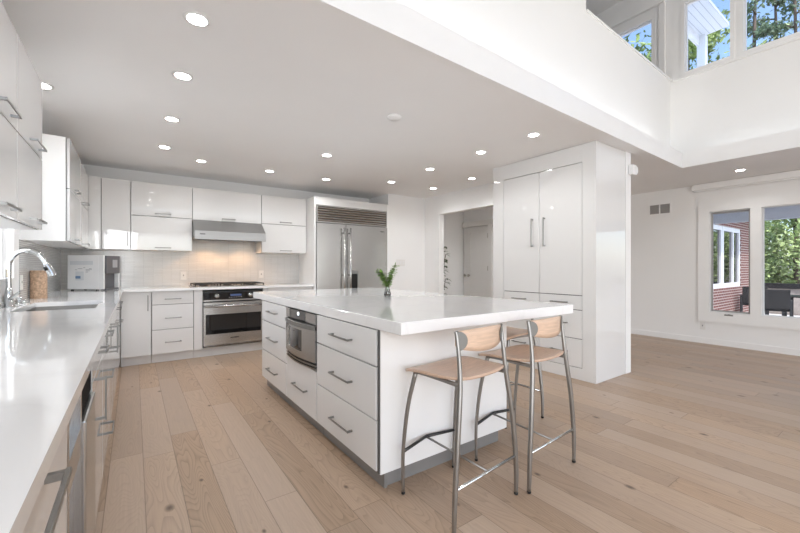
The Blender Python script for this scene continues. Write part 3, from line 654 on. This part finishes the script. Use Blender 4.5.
# ------------------------------------------------------------------ bar stools (front of the stool = +Y)
def make_stool(label):
    r = thing('bar_stool', label, 'bar stool', (0, 0, 0), 'bar stools around the island')
    # saddle seat
    bm = bmesh.new(); n = 18; top = {}; bot = {}
    for i in range(n + 1):
        for j in range(n + 1):
            u, v = 2 * i / n - 1, 2 * j / n - 1
            sx = u * math.sqrt(1 - .17 * v ** 4); sy = v * math.sqrt(1 - .17 * u ** 4)
            hw = .205 + .012 * v
            x, y = sx * hw, sy * .190 + .005
            z = .648 + .010 * sx * sx - .016 * max(0, v) ** 3 + .010 * (max(0, -v)) ** 2 - .010 * (1 - sx * sx) * (1 - sy * sy)
            top[i, j] = bm.verts.new((x, y, z + .014)); bot[i, j] = bm.verts.new((x * .985, y * .985, z))
    for i in range(n):
        for j in range(n):
            bm.faces.new((top[i, j], top[i + 1, j], top[i + 1, j + 1], top[i, j + 1])); bm.faces.new((bot[i, j], bot[i, j + 1], bot[i + 1, j + 1], bot[i + 1, j]))
    for k in range(n):
        for a, b in (((k, 0), (k + 1, 0)), ((k + 1, n), (k, n)), ((0, k + 1), (0, k)), ((n, k), (n, k + 1))):
            bm.faces.new((top[a], bot[a], bot[b], top[b]))
    bmesh.ops.recalc_face_normals(bm, faces=bm.faces[:]); obj('seat', bm, 'beech', r, smooth=True)
    # curved backrest
    bm = bmesh.new(); n = 20; R = {}
    for i in range(n + 1):
        u = 2 * i / n - 1; x = .172 * u; y = -.150 - .042 * (1 - u * u)
        rr = min(1, (1 - abs(u)) / .10 + .35)
        zt = .894 - .010 * u * u - .012 * (1 - rr); zb = .784 + .022 * u * u + .02 * (1 - rr)
        nx, ny = -.084 * u * 2 * .5 / .168, 1
        for s, o in ((0, 0), (1, .013)):
            for q in range(5): R[i, q, s] = bm.verts.new((x, y + o, zb + (zt - zb) * q / 4))
    for i in range(n):
        for q in range(4):
            bm.faces.new((R[i, q, 0], R[i + 1, q, 0], R[i + 1, q + 1, 0], R[i, q + 1, 0])); bm.faces.new((R[i, q, 1], R[i, q + 1, 1], R[i + 1, q + 1, 1], R[i + 1, q, 1]))
        for q in (0, 4): bm.faces.new((R[i, q, 0], R[i + 1, q, 0], R[i + 1, q, 1], R[i, q, 1]))
    for i in (0, n):
        for q in range(4): bm.faces.new((R[i, q, 0], R[i, q + 1, 0], R[i, q + 1, 1], R[i, q, 1]))
    bmesh.ops.recalc_face_normals(bm, faces=bm.faces[:]); bk = obj('backrest', bm, 'beech_back', r, smooth=True)
    for s in (-1, 1):      # half-round steel plates that clamp the backrest
        bm = bmesh.new(); prof = [(0, -.045)] + [(.046 * math.cos(a), .045 * math.sin(a)) for a in [-math.pi / 2 + math.pi * k / 12 for k in range(1, 12)]] + [(0, .045)]
        A = []
        for o in (0, .004):
            A.append([bm.verts.new((s * (.174 - p), -.1535 - .042 * (1 - ((.174 - p) / .172) ** 2 if p > .002 else 0) - o, .842 + q)) for p, q in prof])
        bm.faces.new(A[0]); bm.faces.new(A[1][::-1])
        for k in range(len(prof)): bm.faces.new((A[0][k], A[1][k], A[1][(k + 1) % len(prof)], A[0][(k + 1) % len(prof)]))
        bmesh.ops.recalc_face_normals(bm, faces=bm.faces[:]); obj('bracket', bm, 'bracket_grey', bk)
    for s in (-1, 1):
        lf = obj('leg', tube(bmesh.new(), [(s * .197, .193, .012), (s * .201, .190, .22), (s * .190, .165, .46), (s * .170, .128, .640)], lambda t: .0085 + .0035 * t, 12), 'stool_steel', r)
        obj('foot_cap', lathe(bmesh.new(), [(.009, 0), (.010, .004), (.009, .013)], (s * .197, .193, 0), 12), 'dark_rubber', lf)
        lb = obj('leg', tube(bmesh.new(), [(s * .243, -.193, .012), (s * .240, -.195, .16), (s * .216, -.190, .40), (s * .180, -.174, .645), (s * .173, -.158, .80), (s * .174, -.144, .888)], lambda t: .0095 + .0035 * math.sin(math.pi * min(1, t * 1.3)), 12), 'stool_steel', r)
        obj('foot_cap', lathe(bmesh.new(), [(.009, 0), (.011, .004), (.010, .013)], (s * .243, -.193, 0), 12), 'dark_rubber', lb)
        obj('side_rail', tube(bmesh.new(), [(s * .180, -.173, .645), (s * .168, 0, .645), (s * .160, .128, .642)], .0095, 10), 'stool_steel', r)
    obj('front_rail', tube(bmesh.new(), [(-.170, .128, .638), (.170, .128, .638)], .010, 10, False), 'stool_steel', r)
    obj('crossbar', tube(bmesh.new(), [(-.236, -.195, .205), (.236, -.195, .205)], .0075, 10, False), 'chrome', r)
    fb = bmesh.new(); tube(fb, [(-.198, .190, .222), (0, .222, .232)], .0085, 10, False); tube(fb, [(0, .222, .232), (.198, .190, .222)], .0085, 10, False); obj('footrest', fb, 'black_plastic', r)
    obj('stretcher', tube(bmesh.new(), [(0, .219, .229), (0, -.195, .205)], .006, 10, False), 'stool_steel', r)
    return r
s1 = make_stool('bar stool nearest the camera, tan plywood and grey steel, below the island slab corner')
stools = [(s1, (1.357, 1.408), 5.5)]
s2 = copy_tree(s1); s2['label'] = 'second tan plywood bar stool along the near island edge, before the pantry'; stools.append((s2, (1.911, 1.416), 4))
s3 = copy_tree(s1); s3['label'] = 'tan plywood bar stool tucked under the pantry-side overhang of the island, mostly hidden'; stools.append((s3, (2.412, 1.99), 90))
for s, p, a in stools: s.location = (*p, 0); s.rotation_euler = (0, 0, math.radians(a))

# ------------------------------------------------------------------ sink, faucet, things on the worktops
r = thing('kitchen_sink', 'undermounted stainless sink sunk into the worktop by the window', 'sink', (-.40, 3.48, .66))
bm = cells(bmesh.new(), [-.612, -.600, -.205, -.193], [3.108, 3.12, 3.845, 3.857], lambda i, j: i == 1 and j == 1, .68, CT - .033, TOZ)
box(bm, -.612, -.193, 3.108, 3.857, .668, .68); obj('basin', bm, 'stool_steel', r)
obj('drain', lathe(bmesh.new(), [(.045, .680), (.045, .684), (.03, .682), (0, .682)], (-.40, 3.48, 0), 20), 'chrome', r)
r = thing('kitchen_faucet', 'chrome gooseneck pull-down faucet behind the sink', 'faucet', (-.655, 3.50, CT))
fx, fy = -.672, 3.50
obj('base', lathe(bmesh.new(), [(.030, 0), (.030, .006), (.024, .012), (.024, .075), (.019, .10), (.0155, .13)], (fx, fy, CT), 24), 'chrome', r)
obj('spout', tube(bmesh.new(), [(fx, fy, CT + .12), (fx, fy, CT + .22), (fx + .004, fy, CT + .30), (fx + .04, fy, CT + .358), (fx + .092, fy + .003, CT + .373), (fx + .148, fy + .005, CT + .345), (fx + .180, fy + .007, CT + .288)], .0145, 16, n=8), 'chrome', r)
hd = obj('spray_head', tube(bmesh.new(), [(fx + .178, fy + .007, CT + .292), (fx + .198, fy + .008, CT + .247), (fx + .212, fy + .009, CT + .205)], lambda t: .016 + .010 * t, 16), 'chrome', r)
obj('button', tube(bmesh.new(), [(fx + .175, fy - .010, CT + .268), (fx + .186, fy - .012, CT + .242)], .010, 10, False), 'black_plastic', hd)
obj('lever', tube(bmesh.new(), [(fx, fy - .0, CT + .055), (fx + .02, fy - .03, CT + .065), (fx + .065, fy - .07, CT + .105)], lambda t: .014 - .007 * t, 12), 'chrome', r)
for x, y, lab in ((-.668, 3.74, 'small chrome soap pump on the worktop, closer to the faucet'), (-.664, 3.86, 'small chrome button cap on the worktop by the tan canister')):
    h = .05 if y < 3.8 else .022
    solo('soap_pump' if y < 3.8 else 'air_switch', lathe(bmesh.new(), [(.020, 0), (.020, .006), (.012, .012), (.012, h * .7), (.017, h * .8), (.017, h), (0, h + .002)], (x, y, CT), 18), 'chrome', lab, 'soap pump' if y < 3.8 else 'button', smooth=False)
r = thing('canister', 'round tan textured canister with dark slit standing behind the faucet', 'canister', (-.648, 4.40, CT))
obj('body', lathe(bmesh.new(), [(.050, 0), (.052, .003), (.052, .232), (.050, .236), (.043, .236), (.043, .02), (0, .02)], (-.665, 4.385, CT), 28), 'woven_tan', r)
obj('side_piece', lathe(bmesh.new(), [(.020, .0), (.021, .002), (.021, .228), (.019, .23), (0, .23)], (-.638, 4.455, CT), 20), 'woven_tan', r)
# water dispenser, turned towards the room
r = thing('water_dispenser', 'white countertop water dispenser with grey front standing in the worktop corner', 'water dispenser', (-.277, 5.40, CT))
r.rotation_euler = (0, 0, math.atan2(.53, -.85) - math.pi)   # local -x runs along the white side, +y along the grey front
def lobj(name, bm, m, parent):
    me = bpy.data.meshes.new(name); bm.to_mesh(me); bm.free(); me.materials.append(M[m]); o = bpy.data.objects.new(name, me); COL.objects.link(o); o.parent = parent; return o
bm = BX(-.40, -.055, .004, .262, .012, .398, bev=.008, seg=2); lobj('body', bm, 'white_plastic', r)
bm = BX(-.060, -.004, .0, .022, .012, .398, bev=.004); box(bm, -.060, -.004, .245, .268, .012, .398, bev=.004); lobj('side_panel', bm, 'white_plastic', r)
bm = BX(-.062, .012, .023, .244, .19, .396, bev=.006, seg=2); hd = lobj('dispensing_head', bm, 'grey_plastic', r)
lobj('display', BX(.0122, .0128, .12, .20, .26, .35), 'label_grey', hd)
lobj('recess', BX(-.058, -.050, .023, .244, .012, .19), 'grey_plastic', r)
lobj('drip_tray', BX(-.058, .004, .035, .232, .003, .022), 'grey_plastic', r)
bm = BX(-.37, -.12, .0027, .0037, .29, .335); lobj('louvre_panel', bm, 'label_light', r)
bm = BX(-.31, -.22, .0025, .0037, .115, .215); st = lobj('sticker', bm, 'label_light', r)
lobj('sticker_band', BX(-.31, -.255, .0018, .0025, .135, .165), 'label_blue', st)
bm = bmesh.new()
for k, (x, w) in enumerate(((-.315, .022), (-.285, .05), (-.225, .02), (-.20, .028), (-.165, .03))): box(bm, x, x + w, .0025, .0037, .232 + (k % 3) * .012, .238 + (k % 3) * .012)
for k in range(3): box(bm, -.20, -.175 + .02 * k, .0025, .0037, .205 + .014 * k, .211 + .014 * k)
lobj('printed_marks', bm, 'label_grey', r)
bm = bmesh.new()
for x in (-.37, -.10):
    for y in (.04, .23): lathe(bm, [(.014, 0), (.014, .013)], (x, y, 0), 12)
lobj('foot', bm, 'dark_rubber', r)
# glass vase with green sprigs on the island
VX, VY = 1.833, 2.776
r = thing('vase', 'small clear glass vase with green leafy sprigs on the island slab', 'vase', (VX, VY, CT))
obj('glass', lathe(bmesh.new(), [(.024, 0), (.028, .004), (.031, .03), (.022, .062), (.016, .085), (.020, .1), (.0185, .1), (.0145, .085), (.0205, .062), (.0295, .03), (.025, .006), (0, .006)], (VX, VY, CT), 24, cap=False), 'vase_glass', r)
bm = bmesh.new()
for k in range(9):
    a = k * 2.4; tube(bm, [(VX + .018 * math.cos(a), VY + .018 * math.sin(a), CT + .008), (VX + .02 * math.cos(a + .8), VY + .02 * math.sin(a + .8), CT + .03), (VX, VY, CT + .06)], .0045, 6, n=3)
obj('roots', bm, 'soil_brown', r)
def leaf(bm, p, d, ln, w, droop=.3):
    d = Vector(d).normalized(); s = d.cross(Vector((0, 0, 1)))
    if s.length < .05: s = Vector((1, 0, 0))
    s.normalize(); up = s.cross(d); prev = None; k = 5
    for i in range(k + 1):
        t = i / k; c = Vector(p) + d * ln * t - Vector((0, 0, 1)) * droop * ln * t * t
        ww = w * math.sin(math.pi * min(1, .08 + t * .92)) ** .7 if i < k else .0005
        cur = [bm.verts.new(c - s * ww + up * ww * .25), bm.verts.new(c), bm.verts.new(c + s * ww + up * ww * .25)]
        if prev:
            for q in (0, 1):
                f = bm.faces.new((prev[q], prev[q + 1], cur[q + 1], cur[q])); f.smooth = True
        prev = cur
rnd = random.Random(3); bs = bmesh.new(); bl = bmesh.new()
RT = Vector((math.cos(YAW), -math.sin(YAW), 0)); FW_ = Vector((math.sin(YAW), math.cos(YAW), 0))
for dx, dy, hh in ((.07, .0, .275), (-.09, .01, .225), (-.06, -.01, .215), (.055, -.03, .235), (-.05, .03, .20), (.035, .04, .22), (.02, -.01, .17), (-.03, -.03, .16)):
    base = Vector((VX, VY, CT + .03)); tip = Vector((VX, VY, CT)) + RT * dx + FW_ * dy + Vector((0, 0, hh)); mid = base.lerp(tip, .5) - RT * dx * .25 - FW_ * dy * .25
    pts = smooth_path([base, mid, tip], 8); tube(bs, [base, mid, tip], lambda t: .0022 - .001 * t, 6, n=6)
    for i in range(7, len(pts)):
        for q in range(3):
            a = i * 1.9 + q * 2.1 + rnd.uniform(-.4, .4)
            leaf(bl, pts[i], (math.cos(a), math.sin(a), rnd.uniform(.1, .7)), rnd.uniform(.032, .05), rnd.uniform(.012, .017), .35)
    leaf(bl, tip, (rnd.uniform(-.3, .3), rnd.uniform(-.3, .3), 1), .035, .011, 0)
obj('stem', bs, 'stem_green', r); obj('leaves', bl, 'leaf_fresh', r)

# ------------------------------------------------------------------ plates, vents, sensors
def outlet(name, label, face, a, z, n=1, group=None, cat='outlet', w=.072, h=.116):
    r = thing(name, label, cat, P3(face, a, 0, z - h / 2), group)
    bm = bmesh.new(); fbox(bm, face, a - w * n / 2, a + w * n / 2, .0005, .006, z - h / 2, z + h / 2, .002); obj('plate', bm, 'outlet_white', r)
    for k in range(n):
        ac = a + (k - (n - 1) / 2) * w * .95; bm = bmesh.new()
        if 'switch' in name: fbox(bm, face, ac - .016, ac + .016, .006, .009, z - .033, z + .033, .001); obj('rocker', bm, 'white_plastic', r)
        else:
            fbox(bm, face, ac - .005, ac + .005, .006, .0075, z - .008, z + .012); obj('socket', bm, 'gap_grey', r)
TB = ('y', -1, 6.068); TL = ('x', 1, -.72)
outlet('wall_outlet', 'white outlet plate on the tile left of the cooktop', TB, .568, 1.06, group='tile outlets')
outlet('wall_outlet', 'white outlet plate on the tile right of the cooktop', TB, 1.63, 1.066, group='tile outlets')
outlet('wall_outlet', 'white outlet plate on window-side tile beyond the tan canister', TL, 4.98, 1.10, group='tile outlets')
outlet('wall_outlet', 'white outlet plate on window-side tile beside the faucet', TL, 4.10, 1.06, group='tile outlets')
outlet('wall_outlet', 'small white outlet low on the wall under the big window', ('x', -1, 7.2), 2.03, .27)
outlet('light_switch', 'white triple switch plate on the wall right of the refrigerator', ('y', -1, 5.44), 3.87, 1.255, 3, cat='light switch', w=.062)
r = thing('air_vent', 'pair of grey square air vents high on the wall by the big window', 'air vent', (7.2, 2.6, 2.06))
obj('plate', BX(7.192, 7.199, 2.44, 2.77, 2.05, 2.25), 'trim_paint', r)
for a in (2.465, 2.62):
    bm = BX(7.189, 7.192, a, a + .135, 2.075, 2.225)
    for k in range(9): box(bm, 7.183, 7.189, a + .005 + k * .014, a + .012 + k * .014, 2.08, 2.22)
    obj('grille', bm, 'vent_grey', r)
r = thing('roller_shade', 'white roller shade box under the ceiling above the big window', 'roller shade', (7.15, 0, 2.36))
obj('cassette', BX(7.10, 7.198, -2.3, 2.14, 2.362, 2.452, bev=.004), 'trim_paint', r)
obj('hem_bar', BX(7.13, 7.16, -2.28, 2.12, 2.345, 2.361), 'trim_paint', r)
r = thing('wall_sensor', 'small white box sensor on the wall end beside the pantry', 'sensor', (4.52, 1.92, 2.2))
obj('body', BX(4.485, 4.585, 1.885, 1.933, 2.205, 2.315, bev=.008, seg=2), 'white_plastic', r); obj('clip', BX(4.55, 4.60, 1.88, 1.9, 2.225, 2.295, bev=.004), 'white_plastic', r)
solo('smoke_detector', lathe(bmesh.new(), [(.06, H - .001), (.06, H - .012), (.045, H - .026), (0, H - .028)], (1.80, 2.62, 0), 24), 'white_plastic', 'flat white smoke detector disc on the ceiling above the island', 'smoke detector')

# ------------------------------------------------------------------ recessed lights
def recessed(x, y, z, label, group='recessed kitchen ceiling lights', e=10):
    r = thing('recessed_light', label, 'ceiling light', (x, y, z), group)
    obj('trim_ring', lathe(bmesh.new(), [(.047, -.0005), (.063, -.0005), (.063, -.005), (.054, -.008), (.047, -.006)], (x, y, z), 28, cap=False), 'white_plastic', r)
    obj('lens', lathe(bmesh.new(), [(.047, -.001), (.047, -.0035), (0, -.0045)], (x, y, z), 28), 'lamp_lens', r)
    lamp('lamp', 'SPOT', (0, 0, -.012), e, (.975, .985, 1), parent=r, spot_size=2.65, spot_blend=.7, shadow_soft_size=.055)
A = 'ceiling light in the row over the window-side aisle, '
for y, s in ((2.18, 'nearest the camera'), (2.88, 'second from the camera'), (3.775, 'third from the camera'), (4.70, 'farthest and smallest')): recessed(.265, y, H, A + s)
recessed(-.525, 3.60, H, 'ceiling light half hidden behind upper cabinets beside the sink window')
for x, s in ((.66, 'in front of cabinets left of the range hood'), (1.47, 'in front of the range hood'), (2.28, 'in front of the refrigerator\'s left panel')): recessed(x, 5.07, H, 'ceiling light ' + s)
recessed(1.79, 3.97, H, 'single ceiling light over the far end of the island')
recessed(3.15, 4.66, H, 'ceiling light closest to the wall right of the refrigerator')
B = 'ceiling light in the row between island and pantry, '
for y, s in ((2.205, 'nearest the camera'), (2.88, 'second from the camera'), (3.76, 'third from the camera')): recessed(3.145, y, H, B + s)
recessed(3.96, 4.65, H, 'ceiling light just inside the hall doorway corner'); recessed(3.97, 3.81, H, 'ceiling light over the gap between pantry and hall doorway')
recessed(6.507, 1.437, H, 'lone ceiling light over the room with the big window')
recessed(5.4, 4.6, H, 'unseen ceiling light added to brighten the hall behind the pantry', e=26)  # lamp out of view, added so the hall is not dark
# cove lighting on the ledge behind the lip
r = thing('led_strip', 'long lit strip hidden in the cove above the kitchen ceiling edge', 'cove light', (2.5, 1.8, H + .04), 'cove lights')
obj('strip', skew(bmesh.new(), -.6, EX - .25, .085, .10, H + .042, H + .05), 'led_strip', r)
cl = lamp('cove_lamp', 'AREA', (2.45 - 2.5, EDGE(2.45) + .095 - 1.8, .05), 3.6, (1, .99, .96), parent=r, shape='RECTANGLE', size=5.9, size_y=.03)
_x = Vector((1, .0306, 0)).normalized(); _z = -Vector((-.0306 * .25, .25, .85)); _z = (_z - _x * _z.dot(_x)).normalized(); _y = _z.cross(_x)
cl.rotation_euler = Matrix((_x, _y, _z)).transposed().to_euler()
r = thing('led_strip', 'shorter lit strip hidden in the cove under the high windows', 'cove light', (5.85, -1, H + .04), 'cove lights')
obj('strip', BX(EX + .075, EX + .09, -4.1, 1.6, H + .042, H + .05), 'led_strip', r)
o = lamp('cove_lamp', 'AREA', (EX + .09 - 5.85, -1.5 + 1, .05), 4.5, (1, .99, .96), parent=r, target=(EX + .27 - 5.85, -1.5 + 1, .8), shape='RECTANGLE', size=.04, size_y=5.2)

# ------------------------------------------------------------------ hall plant
r = thing('potted_plant', 'dark leafy plant in the hall showing past the doorway edge', 'plant', (4.86, 5.52, 0))
obj('pot', lathe(bmesh.new(), [(.12, .001), (.15, .30), (.16, .32), (.14, .32), (.13, .28), (0, .28)], (4.86, 5.52, 0), 24), 'grey_plastic', r)
bs = bmesh.new(); bl = bmesh.new(); rnd = random.Random(5)
for dx, dy, hh in ((.10, -.02, 1.58), (.05, -.12, 1.42), (.13, .0, 1.20), (-.05, .05, 1.5), (.14, -.03, .95), (0, -.05, 1.3)):
    pts = smooth_path([(4.86, 5.52, .28), (4.86 + dx * .3, 5.52 + dy * .3, hh * .6), (4.86 + dx, 5.52 + dy, hh)], 8); tube(bs, pts, .006, 6, False)
    for i in range(6, len(pts), 2):
        for q in range(2):
            a = rnd.uniform(-2.2, 1.2); leaf(bl, pts[i], (math.cos(a), math.sin(a), rnd.uniform(-.2, .6)), rnd.uniform(.09, .14), rnd.uniform(.018, .03), .4)
obj('stem', bs, 'bark', r); obj('leaves', bl, 'leaf_dark', r)

# ------------------------------------------------------------------ outdoors
struct('ground', BX(-40, 60, -40, 45, -.5, -.35), 'ground_soil')
struct('patio', BX(7.36, 16.5, -6, 6, -.349, -.30), 'patio_stone')
bm = BX(7.36, 10.65, -6, 5.2, 2.50, 2.62); box(bm, 10.48, 10.65, -6, 5.2, 2.14, 2.50); struct('porch_roof', bm, 'porch_paint')
# far house wing with brick and white windows
r = thing('house_wing', 'red brick house wing with tall white windows beyond the patio', 'building', (14, 4, -.3)); WY = 3.3
obj('wall', panel_holes(bmesh.new(), 11.6, 16.1, -.299, 2.75, [(11.7, 15.04, .60, 2.32)], WY, WY + .18, TOY), 'red_brick', r)
obj('roof', BX(11.4, 16.4, WY - .4, 5.6, 2.75, 2.95), 'exterior_white', r)
obj('side_wall', BX(11.6, 16.1, WY + 1.9, 5.4, -.299, 2.75), 'porch_paint', r)
for a0, a1 in ((11.72, 13.35), (13.37, 15.03)):
    m_ = a0 + (a1 - a0) * (.60 if a0 > 13 else .5)
    f = obj('window', panel_holes(bmesh.new(), a0, a1, .60, 2.32, [(a0 + .11, m_ - .05, .72, 2.2), (m_ + .05, a1 - .11, .72, 2.2)], WY + .02, WY + .1, TOY), 'exterior_white', r)
    obj('pane', BX(a0 + .11, a1 - .11, WY + .06, WY + .065, .72, 2.2), 'black_glass', f)
# gable end seen through the high windows
r = thing('porch_gable', 'white boarded gable overhang and post outside the high windows', 'porch', (7.6, 2.2, 2.7))
obj('soffit', BX(6.06, 8.5, 2.02, 2.42, 5.40, 5.46), 'beadboard', r)
obj('rake_board', BX(6.06, 8.55, 2.42, 2.46, 5.22, 5.52), 'exterior_white', r)
obj('post', BX(8.42, 8.56, 2.34, 2.46, 2.66, 5.40), 'exterior_white', r)
# low wall
r = thing('garden_wall', 'low stone garden wall with dark top behind the patio furniture', 'garden wall', (16.75, 0, -.35))
obj('base', BX(16.6, 16.9, -4, 3.1, -.349, .50), 'stone_coping', r); obj('coping', BX(16.55, 16.95, -4, 3.15, .501, .66), 'dark_metal', r)
# patio furniture
def make_chair(label, loc, rot):
    r = thing('patio_chair', label, 'chair', (0, 0, 0), 'dark patio chairs'); z0 = -.299
    obj('seat', BX(-.26, .26, -.24, .26, z0 + .38, z0 + .45, bev=.01), 'dark_wicker', r)
    bm = BX(-.26, .26, -.30, -.26, z0 + .44, z0 + .92, bev=.012); obj('backrest', bm, 'dark_wicker', r)
    for x in (-.27, .27):
        for y in (-.27, .25):
            obj('leg', BX(x - .02, x + .02, y - .02, y + .02, z0, z0 + .64), 'dark_metal', r)
        obj('armrest', BX(x - .03, x + .03, -.29, .28, z0 + .64, z0 + .67, bev=.005), 'dark_metal', r)
    r.location = (*loc, 0); r.rotation_euler = (0, 0, math.radians(rot)); return r
make_chair('dark wicker patio chair with its back to the middle window pane', (13.2, 2.30), -66)
make_chair('dark wicker patio chair showing behind the narrow window pane', (14.6, 2.92), -75)
make_chair('dark wicker patio chair at the far side of the patio table', (15.0, 1.5), 100)
r = thing('patio_table', 'dark slatted dining table on the patio between the wicker chairs', 'table', (14.1, 1.6, -.299)); tz = -.299
bm = bmesh.new()
for k in range(9): box(bm, 13.65 + k * .1, 13.74 + k * .1, .7, 2.2, tz + .70, tz + .73)
obj('tabletop', bm, 'dark_metal', r)
for x in (13.7, 14.5):
    for y in (.76, 2.14): obj('leg', BX(x - .03, x + .03, y - .03, y + .03, tz, tz + .70), 'dark_metal', r)
# trees
def leafmesh(rnd, n, crown, size):
    bm = bmesh.new()
    for k in range(n):
        c = crown(rnd); d = Vector((rnd.gauss(0, 1), rnd.gauss(0, 1), rnd.gauss(0, 1))).normalized(); s = d.orthogonal().normalized(); q = d.cross(s)
        a = rnd.uniform(0, 6.28); s, q = s * math.cos(a) + q * math.sin(a), q * math.cos(a) - s * math.sin(a)
        h = size * rnd.uniform(.6, 1.3)
        v = [bm.verts.new(Vector(c) + s * h), bm.verts.new(Vector(c) + q * h * .45 + d * h * .15), bm.verts.new(Vector(c) - s * h), bm.verts.new(Vector(c) - q * h * .45 + d * h * .15)]
        bm.faces.new(v)
    return bm
def make_tree(label, fol, h, rad, z0, n, size, seed, pine=False, group='trees outside', base=-.22):
    rnd = random.Random(seed); r = thing('tree' if h > 4.5 else 'shrub', label, 'tree' if h > 4.5 else 'shrub', (0, 0, 0), group)
    tops = []
    bt = bmesh.new(); tube(bt, [(0, 0, base), (rnd.uniform(-.15, .15), rnd.uniform(-.15, .15), h * .5), (rnd.uniform(-.2, .2), 0, h * .95)], lambda t: (.016 if not pine else .007) * h * (1 - .85 * t) + .012, 8)
    nb = 14 if not pine else 16
    for k in range(nb):
        z = z0 + (h * .97 - z0) * (k + .5) / nb; a = k * 2.4 + rnd.uniform(-.4, .4)
        t = (z - z0) / (h - z0); L_ = rad * (math.sin(math.pi * min(1, .18 + t * .82)) ** .6 if not pine else (.35 + .65 * rnd.random()) * (1 - .5 * t))
        tip = (L_ * .9 * math.cos(a), L_ * .9 * math.sin(a), z + L_ * .25)
        tube(bt, [(0, 0, z), (tip[0] * .5, tip[1] * .5, z + L_ * .18), tip], lambda t: .012 + .004 * h * (1 - t) * .5, 5, n=3); tops.append((tip, L_)); tops.append(((tip[0] * .5, tip[1] * .5, z + .1), L_ * .8))
    obj('trunk', bt, 'bark', r)
    def crown(q):
        (x, y, z), l = q.choice(tops); g = (.30 if not pine else .2) * max(.5, l) 
        return (x + q.gauss(0, g), y + q.gauss(0, g), max(base + .1, z + q.gauss(0, g * .75)))
    obj('foliage', leafmesh(rnd, n, crown, size), fol, r); return r
G1 = make_tree('yellow-green bushy tree behind the gable outside the high windows', 'foliage_light', 15, 3.4, 2.0, 7500, .16, 12, base=-.35); G1.location = (30.5, 9.4, 0); G1.scale = (1.15, 1.15, 1.15)
E1 = make_tree('full mid-green tree seen through the loft window behind the opening', 'foliage_mid', 13, 2.6, 2.2, 5500, .15, 11, base=-.35); E1.location = (17.4, 8.4, 0)
P1 = make_tree('tall thin pine with bare trunk outside the rightmost high window, its left edge', 'foliage_pine', 15, 1.4, 6.5, 2200, .10, 13, True, base=-.35); P1.location = (20.3, 4.0, 0)
for lab, p, k, rz in (('second thin pine with sparse needles near the picture edge, right of the bare-trunked one', (25.2, 3.6), 1.15, 1.3), ('third thin pine with sparse needles, farthest back between the other two pines', (34.8, 5.9), 1.5, 2.6)):
    c = copy_tree(P1); c['label'] = lab; c.location = (*p, 0); c.scale = (k, k, k); c.rotation_euler = (0, 0, rz)
S1 = make_tree('light green tall shrub behind the garden wall, right of the brick wing', 'foliage_light', 4.4, 1.35, .3, 6000, .085, 21, group='shrubs behind the garden wall', base=-.35); S1.location = (18.6, 2.6, 0)
for lab, p, k, rz in (('larger light green shrub in the second row, beyond the garden wall', (22.4, -.4), 1.3, 2), ('larger light green shrub farthest behind the brick wing corner', (23.4, 4.7), 1.05, 3.2)):
    c = copy_tree(S1); c['label'] = lab; c.location = (*p, 0); c.scale = (k, k, k * .9); c.rotation_euler = (0, 0, rz)
